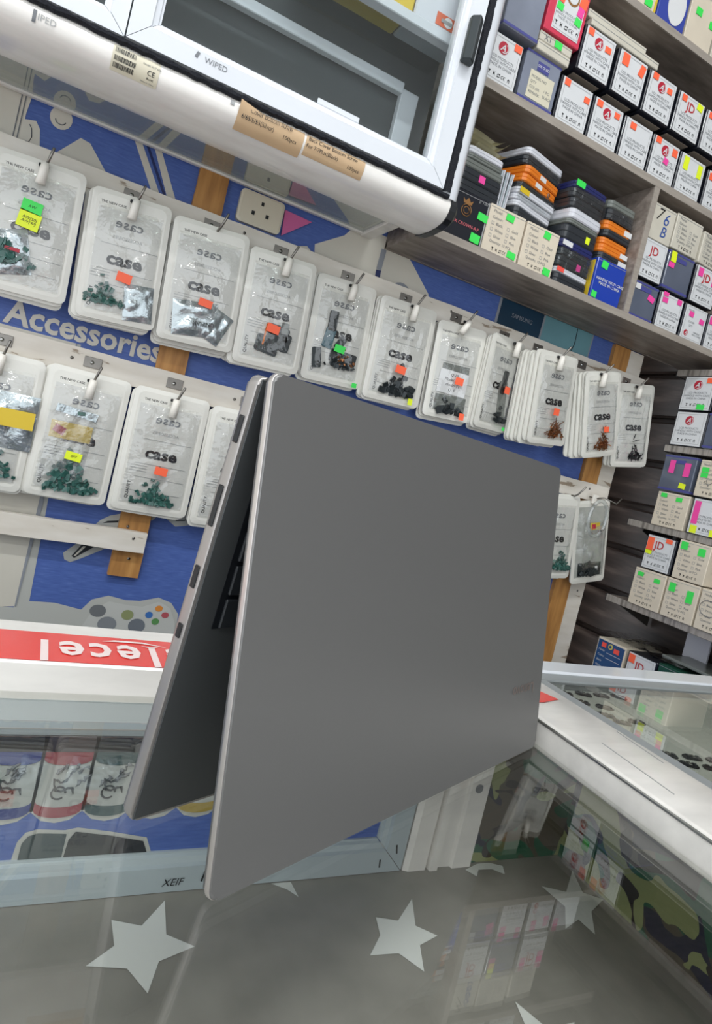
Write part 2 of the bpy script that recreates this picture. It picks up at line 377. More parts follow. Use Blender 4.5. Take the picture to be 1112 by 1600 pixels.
for bx_, bz_, rx_, rz_, c_ in ((.124, -.307, .011, .009, '6f7274'), (.165, -.309, .0085, .0075, '8d9468'), (.207, -.295, .0055, .0045, 'd98a3c'), (.195, -.306, .0055, .005, '3f6fb0'), (.218, -.304, .0055, .0045, 'b0555c'), (.206, -.315, .0055, .005, '5c8f56'), (.140, -.325, .013, .011, '82868a'), (.181, -.324, .012, .011, '6f757c')):
    wp('pad_button', ellipse(bx_, bz_, rx_, rz_, 16), mat('button_' + c_, c_, .4), .0014)
wp('plug_halo', [(.063, -.231), (.066, -.240), (.074, -.243), (.085, -.237), (.122, -.213), (.122, -.200), (.090, -.203), (.075, -.218)], M_HALO)
wp('plug_picture', [(.074, -.234), (.085, -.214), (.112, -.208), (.098, -.219), (.078, -.236)], M_DARKPRINT, .0012)
wp('plug_picture', [(.0765, -.2335), (.086, -.218), (.090, -.218), (.079, -.2335)], M_CREAMPRINT, .0015)
wp('plug_halo', [(.095, -.186), (.101, -.178), (.112, -.170), (.128, -.164), (.128, -.186)], M_HALO)
wp('plug_picture', [(.104, -.182), (.110, -.178), (.124, -.175), (.124, -.178)], M_DARKPRINT, .0012)
wp('plug_halo', [(.164, -.166), (.169, -.168), (.178, -.156), (.190, -.163), (.203, -.171), (.216, -.168), (.231, -.163), (.235, -.14), (.166, -.14)], M_HALO)
link('loop_outline', tube([(x, PY - .001, z) for x, z in [(.166, -.163), (.175, -.152), (.190, -.153), (.203, -.162), (.214, -.160), (.222, -.154)]], .0007, 4), M_DARKPRINT, poster)

# ------------------------------------------------------------------ battens
def batten(label, m, x0, x1, z0, z1, y0, y1, nails=()):
    t = thing('batten', label, 'batten', ((x0 + x1) / 2, y0, (z0 + z1) / 2))
    bm = bmesh.new(); add_box(bm, 0, (y1 - y0) / 2, 0, x1 - x0, y1 - y0, z1 - z0)
    L_ = max(x1 - x0, z1 - z0); n = int(L_ / .03)
    long_e = [e for e in bm.edges if abs((e.verts[0].co - e.verts[1].co).length - L_) < 1e-6]
    bmesh.ops.subdivide_edges(bm, edges=long_e, cuts=n)
    for v in bm.verts:                                              # hand-sawn, slightly wavy edges
        q = noise.noise(v.co * 31 + Vector((x0 * 9, z0 * 17, 0))) * .0012
        if x1 - x0 > z1 - z0: v.co.z += q
        else: v.co.x += q
    me = tomesh(bm, 'board'); link('board', me, m, t)
    for nx, nz in nails:
        link('nail', tube([(nx - (x0 + x1) / 2, .001, nz - (z0 + z1) / 2), (nx - (x0 + x1) / 2, -.0008, nz - (z0 + z1) / 2)], .0022, 7), M_METAL, t)
    return t
batten('tan vertical board running down behind the left pouches to its cut end', M_TAN, .125, .166, -.252, .60, W - .012, W - .003, ((.148, -.225), (.137, -.180)))
batten('tan vertical board at the right end of the pouch rails beside the white post', M_TAN, .947, .989, -.9, .318, W - .012, W - .003)
batten('white painted vertical post at the right end of the wall', M_BATTEN, .989, 1.029, -E + .002, .318, W - .010, W - .001, ((1.012, -.17),))
b1 = batten('long chipped white horizontal rail carrying the upper row of pouches', M_BATTEN, -.80, 1.033, .237, .270, W - .024, W - .0125, tuple((x, .26) for x in (.2, .56, .93)))
b2 = batten('chipped white horizontal rail carrying the lower row of pouches', M_BATTEN, -.80, 1.010, .012, .045, W - .024, W - .0125, ((.96, .034), (.24, .03), (.02, .03)))
batten('short chipped white horizontal rail ending on the tan board above the game pad print', M_BATTEN, -.80, .164, -.212, -.184, W - .024, W - .0125, ((.146, -.193),))
# wall socket and pink card
sk = thing('wall_socket', 'ivory three pin wall socket under the glass cabinet', 'socket', (.219, W - .003, .301))
link('face_plate', slab(rrect(.066, .046, .006), .008, .003, .001), M_SOCKET, sk)
for hx, hz, s_ in ((.0, .010, .004), (-.011, -.006, .0045), (.010, -.005, .0045)):
    link('pin_hole', boxmesh(s_, .0006, s_ + .001), M_PORT, sk, (hx, -.0094, hz))
t = tag(link('pink_card', slab([(.254, .318), (.298, .316), (.257, .281)], .002), M_PINKCARD, None, (0, W - .0045, E)), 'pink triangular card on the wall beside the ivory socket', 'card')

# ================================================================== GLASS WALL CABINET
XC0, XC1, YF = -.90, .40, .703
cab = thing('wall_cabinet', 'white framed glass wall cabinet hung above the pouches', 'cabinet', (0, 0, 0))
prof = [(YF + .002, .3245), (YF - .001, .318), (YF + .000, .311), (YF + .004, .304), (YF + .011, .299), (YF + .022, .2955), (YF + .040, .2938), (YF + .062, .2945), (YF + .074, .297), (YF + .074, .3245)]
def extrude_x(prof, x0, x1):
    bm = bmesh.new(); a = [bm.verts.new((x0, p[0], p[1])) for p in prof]; b = [bm.verts.new((x1, p[0], p[1])) for p in prof]; n = len(prof)
    for i in range(n): bm.faces.new((a[i], a[(i + 1) % n], b[(i + 1) % n], b[i]))
    bm.faces.new(a); bm.faces.new(b); me = tomesh(bm, 'profile')
    for p in me.polygons: p.use_smooth = len(p.vertices) == 4
    me.set_sharp_from_angle(angle=R(50)); return me
link('bottom_rail', extrude_x(prof, XC0, XC1 - .012), M_WHITE2, cab)
# right upright: rounded front, standing on the corner cap
up = [(XC1 - .026, YF + .001), (XC1 - .018, YF - .002), (XC1 - .009, YF - .001), (XC1 - .002, YF + .006), (XC1, YF + .016), (XC1, YF + .074), (XC1 - .026, YF + .074)]
bm = bmesh.new(); a = [bm.verts.new((p[0], p[1], .325)) for p in up]; b = [bm.verts.new((p[0], p[1], .95)) for p in up]; n = len(up)
for i in range(n): bm.faces.new((a[i], a[(i + 1) % n], b[(i + 1) % n], b[i]))
bm.faces.new(a); bm.faces.new(b); me = tomesh(bm, 'upright')
for p in me.polygons: p.use_smooth = len(p.vertices) == 4
me.set_sharp_from_angle(angle=R(50)); link('right_upright', me, M_WHITE, cab)
capP = [(y - .0012 if y < YF + .03 else y + .001, z - .0012 if z < .31 else z + .001) for y, z in prof]
bm = bmesh.new()
cy_, cz_ = YF + .04, .309
ringA = [bm.verts.new((XC1 - .012, p[0], p[1])) for p in capP]; ringB = [bm.verts.new((XC1 - .003, p[0], p[1])) for p in capP]
ringC = [bm.verts.new((XC1 + .0015, p[0] + (cy_ - p[0]) * .14, p[1] + (cz_ - p[1]) * .3)) for p in capP]
for r_a, r_b in ((ringA, ringB), (ringB, ringC)):
    for i in range(len(capP)): bm.faces.new((r_a[i], r_a[(i + 1) % len(capP)], r_b[(i + 1) % len(capP)], r_b[i]))
bm.faces.new(ringA); bm.faces.new(ringC); link('corner_cap', tomesh(bm, 'cap'), M_BLACK, cab)
# bottom glass with its thin aluminium edge
link('bottom_glass', boxmesh(XC1 - XC0 - .04, .158, .005), M_UNDERGLASS, cab, ((XC0 + XC1) / 2, .857, .3315))
link('back_edge', boxmesh(XC1 - XC0 - .004, .008, .009, .0008), M_WHITE2, cab, ((XC0 + XC1) / 2 - .002, .939, .331))
link('side_edge', boxmesh(.020, .168, .012, .0015), M_WHITE2, cab, (XC1 - .0125, .86, .331))
link('side_panel', boxmesh(.004, .160, .60), M_DOORGLASS, cab, (XC1 - .006, .862, .64))
link('back_panel', boxmesh(XC1 - XC0 - .03, .004, .62), M_GREYBACK, cab, ((XC0 + XC1) / 2, .826, .645))
# white bars put in as the door frame's reflection, then the shelf
link('reflection_rail', boxmesh(1.2, .012, .014, .001), M_WHITE, cab, (-.265, .812, .480))
link('reflection_stile', boxmesh(.026, .012, .145, .001), M_WHITE, cab, (.347, .813, .408))
link('shelf_rail', boxmesh(1.24, .016, .0125, .001), M_WHITE, cab, (-.25, .743, .5185)); link('glass_shelf', boxmesh(1.24, .070, .004), M_DOORGLASS, cab, (-.25, .786, .5228))
# brush gaskets
def gasket(x0, x1, z0, z1):
    bm = bmesh.new(); hor = (x1 - x0) > (z1 - z0); n = 260 if hor else 130; rows = []
    for i in range(n + 1):
        u = i / n; rng = random.Random(i * 3 + hor)
        j0, j1 = rng.uniform(-.0008, .0008), rng.uniform(-.0008, .0008)
        if hor: x = x0 + (x1 - x0) * u; q = [(x, YF, z0 + j0), (x, YF - .004, z0 + .002 + j0), (x, YF - .004, z1 - .002 + j1), (x, YF, z1 + j1)]
        else: z = z0 + (z1 - z0) * u; q = [(x0 + j0, YF, z), (x0 + .002 + j0, YF - .004, z), (x1 - .002 + j1, YF - .004, z), (x1 + j1, YF, z)]
        rows.append([bm.verts.new(p) for p in q])
    for a, b in zip(rows, rows[1:]):
        for k in range(3): bm.faces.new((a[k], a[k + 1], b[k + 1], b[k]))
    return tomesh(bm, 'gasket')
link('brush_gasket', gasket(XC0, .382, .3235, .3305), M_GASKET, cab)
link('brush_gasket', gasket(.3725, .3835, .3305, .95), M_GASKET, cab)
# doors: mitred frames
def miter_frame(name, parent, x0, x1, z0, z1, wd, y0, y1, m):
    """four mitred bars of a door frame, each a part"""
    fr = link(name, None, None, parent)
    o_ = [(x0, z0), (x1, z0), (x1, z1), (x0, z1)]; i_ = [(x0 + wd, z0 + wd), (x1 - wd, z0 + wd), (x1 - wd, z1 - wd), (x0 + wd, z1 - wd)]
    nm = ['bottom_bar', 'right_bar', 'top_bar', 'left_bar']
    for k in range(4):
        bm = bmesh.new(); k2 = (k + 1) % 4
        q = [o_[k], o_[k2], i_[k2], i_[k]]
        def lerp(a, b, t): return (a[0] + (b[0] - a[0]) * t, a[1] + (b[1] - a[1]) * t)
        gp = .0004
        # stepped section: a raised outer face and a lower inner bead
        sec = [(0, y1), (0, y0), (.70, y0), (.74, y0 + .003), (.90, y0 + .004), (.94, y0 + .0065), (1, y0 + .0065), (1, y1)]
        A = []; B = []
        for t_, y_ in sec:
            a = lerp(o_[k], i_[k], t_); b = lerp(o_[k2], i_[k2], t_)
            d = Vector((b[0] - a[0], b[1] - a[1])).normalized() * gp
            A.append(bm.verts.new((a[0] + d.x, y_, a[1] + d.y))); B.append(bm.verts.new((b[0] - d.x, y_, b[1] - d.y)))
        for s_ in range(len(sec)):
            s2 = (s_ + 1) % len(sec); bm.faces.new((A[s_], A[s2], B[s2], B[s_]))
        bm.faces.new(A); bm.faces.new(B)
        link(nm[k], tomesh(bm, 'bar'), m, fr)
    return fr
door = miter_frame('door', cab, .0, .3715, .3315, .90, .028, YF - .003, YF + .018, M_WHITE)
link('door_glass', boxmesh(.316, .003, .515), M_DOORGLASS, door, (.186, YF + .010, .616))
door2 = miter_frame('door', cab, -.60, -.0015, .3315, .90, .022, YF - .001, YF + .018, M_WHITE)
link('door_glass', boxmesh(.556, .003, .526), M_DOORGLASS, door2, (-.300, YF + .010, .616))
hb = bmesh.new(); hp = [(-.0075, 0), (-.0085, -.008), (-.001, -.016), (.0075, -.009), (.0085, 0)]
a = [hb.verts.new((p[0], p[1], -.026)) for p in hp]; b = [hb.verts.new((p[0], p[1], .026)) for p in hp]
for i in range(5): hb.faces.new((a[i], a[(i + 1) % 5], b[(i + 1) % 5], b[i]))
hb.faces.new(a); hb.faces.new(b); bmesh.ops.bevel(hb, geom=list(hb.edges), offset=.0012, segments=1, affect='EDGES')
link('handle', tomesh(hb, 'handle'), M_HANDLE, door, (.3585, YF - .004, .502))
link('glass_clip', boxmesh(.052, .003, .0065, .0006), M_WHITE, door, (.224, YF + .006, .3635))
link('cut_mark', boxmesh(.003, .0005, .006), M_GREYINK, door, (.066, YF - .0034, .346), (0, R(20), 0))
text('lettering', 'WIPED', .0078, M_GREYINK, door, (.0855, YF - .0036, .3445))
# labels stuck round the bottom rail
def on_profile(s):
    P = prof[:9]; d = 0
    for a, b in zip(P, P[1:]):
        l = math.hypot(b[0] - a[0], b[1] - a[1])
        if s <= d + l:
            t = (s - d) / l; nrm = Vector((b[1] - a[1], -(b[0] - a[0]))).normalized()
            if nrm.x > 0 and abs(nrm.x) > abs(nrm.y): nrm = -nrm
            if nrm.y > 0 and abs(nrm.y) >= abs(nrm.x): nrm = -nrm
            return a[0] + (b[0] - a[0]) * t, a[1] + (b[1] - a[1]) * t, nrm
        d += l
    return P[-1][0], P[-1][1], Vector((0, -1))
def rail_label(name, x0, x1, s0, s1, m, off=.0005, corner=0, label=None):
    bm = bmesh.new(); rows = []; N = 8
    for i in range(N + 1):
        s = s0 + (s1 - s0) * i / N; y, z, nr = on_profile(s); row = []
        for j in range(7):
            x = x0 + (x1 - x0) * j / 6; o = off
            if corner and j <= 1 and i <= 2: o += corner * (2 - j) * (3 - i) / 6
            row.append(bm.verts.new((x, y + nr.x * o, z + nr.y * o)))
        rows.append(row)
    for a, b in zip(rows, rows[1:]):
        for j in range(6): bm.faces.new((a[j], a[j + 1], b[j + 1], b[j]))
    o = link(name, tomesh(bm, 'label', True), m, cab)
    if label: o['label'] = label
    return o
def rail_text(par, s_, size, x, s, m, align='LEFT', off=.0009, bold=0):
    base = textmesh(s_, size, bold, align); me = base.copy(); me.materials.append(m)
    for v in me.vertices:                                          # lettering laid onto the curved rail
        y, z, nr = on_profile(s - v.co.y); v.co = (x + v.co.x, y + nr.x * off, z + nr.y * off)
    return link('lettering', me, None, par)
lb = rail_label('barcode_label', -.008, .036, .003, .027, M_CREAMLABEL, label='cream barcode label')
def rail_bar(par, x0, x1, s0, s1, m): 
    bm = bmesh.new(); r_ = []
    for s in (s0, s1):
        y, z, nr = on_profile(s); r_.append([bm.verts.new((x, y + nr.x * .0009, z + nr.y * .0009)) for x in (x0, x1)])
    bm.faces.new((r_[0][0], r_[0][1], r_[1][1], r_[1][0])); return bm
for k, s0 in enumerate((.0055, .0125, .0185)):
    bm = bmesh.new(); x = -.006; rng = random.Random(k)
    while x < .0135:
        wd = rng.choice((.0003, .0005, .0008)); rr = []
        for s in (s0, s0 + .0042):
            y, z, nr = on_profile(s); rr.append([bm.verts.new((xx, y + nr.x * .0009, z + nr.y * .0009)) for xx in (x, x + wd)])
        bm.faces.new((rr[0][0], rr[0][1], rr[1][1], rr[1][0])); x += wd + rng.choice((.0003, .0005))
    me = tomesh(bm, 'bars'); tag(link('barcode', me, M_INK, lb), None, None, None, 'stuff')
rail_text(lb, 'Model: XLT 60B', .0026, .020, .009, M_GREYINK)
rail_text(lb, 'CE', .0062, .025, .0155, M_INK, bold=.005); rail_text(lb, 'RoHS', .0028, .0255, .0205, M_INK, bold=.01)
rail_text(lb, 'Made in China', .0022, .0205, .0242, M_GREYINK)
lb = rail_label('paper_label', .117, .1915, .003, .031, M_BROWNLABEL, corner=.006, label='torn brown paper label for silver screws')
rail_text(lb, 'Cover Bottom Screw', .0055, .1290, .0070, M_INK, off=.0024); rail_text(lb, '6/6S/5/5S(Silver)', .0055, .1210, .0145, M_INK, off=.0024); rail_text(lb, '100pcs', .0058, .1680, .0165, M_INK)
lb = rail_label('paper_label', .194, .2675, .003, .025, M_BROWNLABEL, label='brown paper label for black screws')
rail_text(lb, 'Back Cover Bottom Screw', .0056, .1965, .0070, M_INK); rail_text(lb, 'For 7/7Plus(Black)', .0053, .1955, .0140, M_INK); rail_text(lb, '100pcs', .0056, .2465, .0170, M_INK)
rail_text(cab, 'IPED', .0080, -.0735, .0115, M_LINEINK); rail_label('tape_mark', -.0775, -.0745, .007, .017, M_GREYINK, .0008); rail_label('tape_mark', .1075, .112, .004, .009, M_LINEINK, .0008)
# things standing on the cabinet shelf
yb = thing('storage_box', 'yellow box lying on the shelf inside the glass cabinet', 'box', (.228, .767, .5250))
link('body', boxmesh(.135, .055, .09, .002, 1, (0, 0, .045)), M_YELLOWCARD, yb); link('lid', boxmesh(.137, .057, .02, .002, 1, (0, 0, .085)), M_YELLOWCARD, yb)
wb = thing('storage_box', 'white carton with an orange red badge on the shelf inside the glass cabinet', 'box', (.336, .767, .5250))
link('body', boxmesh(.078, .055, .11, .002, 1, (0, 0, .055)), M_WTCASE, wb)
link('badge', boxmesh(.034, .0006, .015), mat('badge_red', 'd8653f', .45), wb, (.008, -.0279, .012)); link('emblem', slab(ellipse(0, 0, .0062, .0062), .0004), STK['w'], wb, (.008, -.0283, .012))
link('emblem_bar', boxmesh(.016, .0004, .0042), M_LINEINK, wb, (.006, -.0288, .0115))

# ================================================================== SHELF UNIT ON THE BACK WALL
su = thing('shelf_unit', 'grey wood shelf unit full of boxes at upper right', 'shelf', (0, 0, 0))
SY0, SY1 = .816, .945
def plank(name, x0, x1, y0, y1, z0, z1):
    o = link(name, boxmesh(x1 - x0, y1 - y0, z1 - z0), M_WOOD, su, ((x0 + x1) / 2, (y0 + y1) / 2, (z0 + z1) / 2))
    return o
for nm, z0, z1, x0 in (('shelf_board', .321, .3325, .424), ('shelf_board', .5455, .5575, .424), ('shelf_board', .774, .786, .424)):
    p = plank(nm, x0, 1.20, SY0 + .002, SY1, z0, z1)
    link('edge_band', boxmesh(1.20 - x0, .0025, z1 - z0), M_WOODEDGE, p, (0, -(SY1 - SY0 - .002) / 2 - .0012, 0))
dv = plank('divider', .8205, .8325, SY0 + .002, SY1, .3327, .5453)
link('edge_band', boxmesh(.012, .0025, .2126), M_WOODEDGE, dv, (0, -(SY1 - SY0 - .002) / 2 - .0012, 0))
plank('side_board', .424, .436, SY0 + .05, SY1, .3327, .5453)
link('back_board', boxmesh(.776, .004, .62), M_WOOD, su, (.812, .941, .63))

# ------------------------------------------------------------------ printed boxes
_sym = {}
def symbols_mesh(s):
    if s in _sym: return _sym[s]
    bm = bmesh.new()
    def poly(pts, ox): bm.faces.new([bm.verts.new(((p[0] + ox) * s, 0, p[1] * s)) for p in pts])
    def ring(ox, r0, r1, a0=0, a1=360, n=10):
        A = ellipse(0, 0, r0, r0, n + (a1 - a0 < 360), a0, a1); B = ellipse(0, 0, r1, r1, n + (a1 - a0 < 360), a0, a1)
        for i in range(len(A) - (a1 - a0 < 360)):
            j = (i + 1) % len(A); poly([A[i], A[j], B[j], B[i]], ox)
    poly([(-.4, .5), (.4, .5), (.12, 0), (-.12, 0)], -3.2); poly([(-.05, 0), (.05, 0), (.05, -.35), (-.05, -.35)], -3.2); poly([(-.3, -.4), (.3, -.4), (.3, -.5), (-.3, -.5)], -3.2)
    poly([(-.4, .5), (-.25, .5), (.4, -.5), (.25, -.5)], -1.6); poly([(.4, .5), (.25, .5), (-.4, -.5), (-.25, -.5)], -1.6); poly([(-.3, .1), (.3, .1), (.3, -.1), (-.3, -.1)], -1.6)
    ring(0, .32, .5, 20, 200); ring(0, .32, .5, 200, 360); poly([(.2, .3), (.6, .3), (.4, .62)], 0); poly([(-.2, -.3), (-.6, -.3), (-.4, -.62)], 0)
    ring(1.35, .36, .5, 60, 300); ring(2.15, .36, .5, 60, 300); poly([(-.45, .06), (-.05, .06), (-.05, -.06), (-.45, -.06)], 2.15)
    poly([(-.35, -.5), (-.2, -.5), (-.2, .2), (-.35, .2)], 3.5); poly([(.35, -.5), (.2, -.5), (.2, .2), (.35, .2)], 3.5); poly([(-.4, .2), (.4, .2), (0, .6)], 3.5)
    me = bpy.data.meshes.new('symbols'); bmesh.ops.recalc_face_normals(bm, faces=bm.faces); bm.to_mesh(me); bm.free(); me.materials.append(M_INK); _sym[s] = me
    return me
def frame_mesh(w, h, t):
    k = ('fr', w, h, t)
    if k in _fm: return _fm[k]
    bm = bmesh.new(); o = [(-w / 2, -h / 2), (w / 2, -h / 2), (w / 2, h / 2), (-w / 2, h / 2)]
    a = [bm.verts.new((p[0], 0, p[1])) for p in o]; b = [bm.verts.new((p[0] - math.copysign(t, p[0]), 0, p[1] - math.copysign(t, p[1]))) for p in o]
    for i in range(4): bm.faces.new((a[i], a[(i + 1) % 4], b[(i + 1) % 4], b[i]))
    me = bpy.data.meshes.new('frame'); bm.to_mesh(me); bm.free(); me.materials.append(M_LINEINK); _fm[k] = me
    return me
RED_DISC = slab(ellipse(0, 0, .0088, .0088, 24), .0003); RED_DISC.materials.append(M_RED)
def emblem(par, x, z, y, s=1.0):
    e = link('emblem', RED_DISC, None, par, (x, y, z), (0, 0, 0), (s, 1, s))
    text('emblem_letter', 'A', .0135, M_LABEL, e, (-.001, -.0006, -.0005), bold=.012, shear=.3)
    link('emblem_arc', slabarc, None, e, (0, -.0006, 0))
def _arc():
    A = ellipse(.001, 0, .0072, .0072, 9, -110, 80); B = ellipse(.001, 0, .0060, .0060, 9, -110, 80)
    bm = bmesh.new()
    for i in range(8): bm.faces.new([bm.verts.new((p[0], 0, p[1])) for p in (A[i], A[i + 1], B[i + 1], B[i])])
    me = bpy.data.meshes.new('arc'); bmesh.ops.recalc_face_normals(bm, faces=bm.faces); bm.to_mesh(me); bm.free(); me.materials.append(M_LABEL); return me
slabarc = _arc()
_body = {}
def carton(label, x, y, z, kind, logo=None, stk=(), w=.061, h=.067, d=.105, face='y', group=None, mark=None, tilt=0):
    """a small box; x,y is the left front corner (seen from the front), z the bottom; face 'y' looks out of the back wall, 'x' out of the right one"""
    rot = (0, 0, tilt) if face == 'y' else (0, 0, -PI / 2 + tilt)
    loc = (x + w / 2, y, z) if face == 'y' else (x, y - w / 2, z)
    t = thing('product_box', label, 'box', loc, rot, group)
    bw, bh = w, h
    def L(name, me, m, loc): return link(name, me, m, t, loc)
    F = 0                                                            # front plane
    if kind == 'white':
        bw += .0055
        L('body', boxmesh(bw, d, bh, .0012), M_CARTON, (0, d / 2 + .0008, bh / 2))
        L('front_label', boxmesh(w - .001, .0008, h - .003, 0), M_LABEL, (0, .0004, h / 2))
        L('base_flap', boxmesh(bw - .012, d - .012, .0006), M_BASEFLAP, (0, d / 2 + .006, -.0002))
        link('border', frame_mesh(w - .008, h - .010, .0005), None, t, (0, -.0003, h / 2))
        text('lettering', 'LCD PRODUCTS\nHANDLE WITH CARE\nMADE IN CHINA', .0056, M_GREYINK, t, (0, -.0004, h * .43), line=1.0)
        link('symbols', symbols_mesh(.0052), None, t, (0, -.0004, h * .17))
        if logo == 'A': emblem(t, -.002, h * .74, -.0003)
        elif logo == 'JD': text('emblem_letter', 'JD', .0205, M_REDTEXT, t, (-.001, -.0005, h * .72), bold=.014)
        elif logo == 'table':
            pass
    elif kind == 'table':
        L('body', boxmesh(bw + .0055, d, bh, .0012), M_CARTON, (0, d / 2 + .0008, bh / 2))
        L('front_label', boxmesh(w - .001, .0008, h - .003), M_LABEL, (0, .0004, h / 2))
        link('border', frame_mesh(w - .008, h - .008, .0005), None, t, (0, -.0003, h / 2))
        text('lettering', 'MODEL', .0050, M_GREYINK, t, (-.014, -.0004, h * .84)); text('lettering', 'COLOR\nQTY', .0050, M_GREYINK, t, (-.008, -.0004, h * .48), line=1.3)
        text('lettering', 'HANDLE\nWITH CARE', .0044, M_GREYINK, t, (.012, -.0004, h * .25)); emblem(t, -.016, h * .2, -.0003, .62)
    elif kind in ('cream', 'pale'):
        m_ = M_CREAMBOX if kind == 'cream' else M_PALEBOX
        L('body', boxmesh(bw, d, bh, .0010), m_, (0, d / 2, bh / 2)); L('lid_flap', boxmesh(bw - .002, .0004, .0006), M_LINEINK, (0, -.0002, bh - .004))
        if mark != 'bare':
            text('lettering', 'Model:', .0062, M_GREYINK, t, (-w * .40, -.0004, h * .87), align='LEFT'); text('lettering', 'Colour:', .0062, M_GREYINK, t, (-w * .40, -.0004, h * .74), align='LEFT')
            for k, (a_, b_) in enumerate((('Black', 'Gold'), ('White', 'Blue'), ('Silver', 'Pink'))):
                zz = h * (.62 - .13 * k)
                text('lettering', a_, .0060, M_GREYINK, t, (-w * .27, -.0004, zz), align='LEFT'); text('lettering', b_, .0060, M_GREYINK, t, (w * .18, -.0004, zz), align='LEFT')
                for xx in (-w * .36, w * .08): link('tick_square', frame_mesh(.0048, .0048, .0006), None, t, (xx, -.0004, zz))
            text('lettering', 'Quantity: 10 PCS', .0058, M_GREYINK, t, (-.003, -.0004, h * .25)); link('symbols', symbols_mesh(.0046), None, t, (0, -.0004, h * .11))
    elif kind in ('grey', 'lightgrey'):
        m_ = M_GREYBOX if kind == 'grey' else M_GREYBOX2
        L('body', boxmesh(bw + .003, d, bh, .0010), m_, (0, d / 2, bh / 2)); L('base_strip', boxmesh(bw + .0034, d, .004), M_PURPLE, (0, d / 2 - .0003, .0032)); L('top_strip', boxmesh(bw + .0034, d, .003), M_PURPLE, (0, d / 2 - .0003, bh - .003))
        if kind == 'grey': L('window_slot', boxmesh(.026, .0006, .007, 0), M_PURPLE, (0, -.0004, h * .82))
    for k, (c, sx_, sz_, sw, sh, *rr) in enumerate(stk):
        s_ = sticker(t, c, sx_, sz_, sw, sh, -.0010, rr[0] if rr else 0)
    return t
OO = (('o', -.022, .059, .011, .010), ('o', .021, .050, .011, .009))
# lower row on the upper shelf
carton('white box with round red emblem, half behind the cabinet upright', .449, .822, .560, 'white', 'A', (('o', .022, .060, .013, .010),), h=.068)
g = carton('grey box with violet badge and cream table label', .519, .822, .560, 'lightgrey', None, (), w=.064, h=.073)
link('badge', boxmesh(.022, .0006, .013), M_PURPLE, g, (.001, -.0004, .056)); text('lettering', 'GX OLED', .0052, M_LABEL, g, (.001, -.001, .056), bold=.01)
link('table_label', boxmesh(.046, .0006, .040), M_CREAMLABEL, g, (.003, -.0004, .027)); text('lettering', 'MODEL NO\nQTY\nCOLOR\nREMARK', .0056, M_GREYINK, g, (-.017, -.001, .027), align='LEFT', line=1.35); text('lettering', '1 PC\nBLACK', .0056, M_GREYINK, g, (.010, -.001, .022), align='LEFT', line=1.35)
carton('white box with two orange stickers and no emblem, lower row', .592, .822, .560, 'white', None, OO)
carton('white box with red emblem between two orange stickers, lower row', .661, .822, .560, 'white', 'A', (('o', -.021, .058, .012, .010), ('o', .018, .055, .011, .009)))
carton('white box with a single orange sticker and no emblem, lower row', .731, .822, .560, 'white', None, (('o', -.014, .056, .013, .010),))
carton('white box with red emblem and a pink sticker over its lettering', .800, .822, .560, 'white', 'A', (('o', -.022, .060, .012, .010), ('o', .020, .054, .012, .012), ('p', .004, .034, .011, .010, 12)))
carton('white box with two tall yellow stickers on upper shelf', .869, .822, .560, 'white', None, (('y', -.018, .051, .012, .022), ('y', .018, .049, .011, .022)))
carton('white box right of the one with two yellow stickers, partly cropped', .945, .824, .560, 'white', None, (('o', -.024, .056, .010, .012),))
# upper row
carton('grey clear box with violet strips beside the cabinet, stacked on another', .462, .812, .634, 'lightgrey', None, (), w=.060, h=.085)
fb = carton('flat white box with handwriting, upper one under the red box', .528, .816, .6475, 'pale', None, (('g', .004, .006, .014, .010),), w=.063, h=.0135, mark='bare'); text('lettering', 'X1', .012, M_GREYINK, fb, (-.016, -.0006, .006))
carton('flat white box, lower one under the red box', .528, .816, .6335, 'pale', None, (), w=.063, h=.0135, mark='bare')
rb = carton('red box with white front panel and four bright stickers', .528, .812, .6615, 'cream', None, (), w=.070, h=.085, mark='bare')
for o in rb.children:
    if o.name.startswith('body'): o.data = o.data.copy(); o.data.materials[0] = M_REDBOX
link('front_label', boxmesh(.052, .0008, .074), M_LABEL, rb, (.003, -.0004, .044)); link('symbols', symbols_mesh(.0062), None, rb, (.003, -.0010, .017)); link('border', frame_mesh(.049, .070, .0006), None, rb, (.003, -.0010, .044))
text('lettering', 'LCD PRODUCTS\nHANDLE WITH CARE\nMADE IN CHINA', .0052, M_GREYINK, rb, (.003, -.001, .031)); link('emblem', slab(ellipse(0, 0, .012, .012, 20), .0003), M_GOLD, rb, (.004, -.0009, .062)); link('emblem_core', slab(ellipse(0, 0, .009, .009, 20), .0003), M_LABEL, rb, (.004, -.0012, .062))
for c, xx, zz, sw, sh in (('o', -.018, .054, .016, .014), ('g', -.016, .040, .012, .010), ('o', .024, .064, .014, .016), ('p', .022, .049, .011, .014), ('g', .021, .034, .012, .011)): sticker(rb, c, xx, zz, sw, sh, -.0016, 8)
U = ((.603, 'white box with red emblem at the left end of the upper row', 'A', (('o', -.022, .059, .011, .010), ('o', .017, .049, .012, .009))),
     (.6755, 'white box with one big and one folded orange sticker, upper row', None, (('o', -.017, .054, .014, .018), ('o', .020, .052, .011, .018, 14))),
     (.7465, 'white box with red emblem right of the flat white boxes', 'A', (('o', -.020, .060, .012, .010), ('o', .016, .051, .011, .009))),
     (.8185, 'white box with red JD lettering and a yellow sticker, upper row', 'JD', (('o', -.020, .058, .011, .010), ('y', .019, .058, .013, .011, 10))),
     (.890, 'white box with red emblem at the right end of the upper row', 'A', (('o', -.021, .059, .012, .010),)))
for x_, lb_, lg_, st_ in U: carton(lb_, x_, .810, .637, 'white', lg_, st_)
carton('white box with red emblem, cut by the right picture edge in the upper row', .961, .810, .637, 'white', 'A', (('o', -.022, .058, .011, .010),))
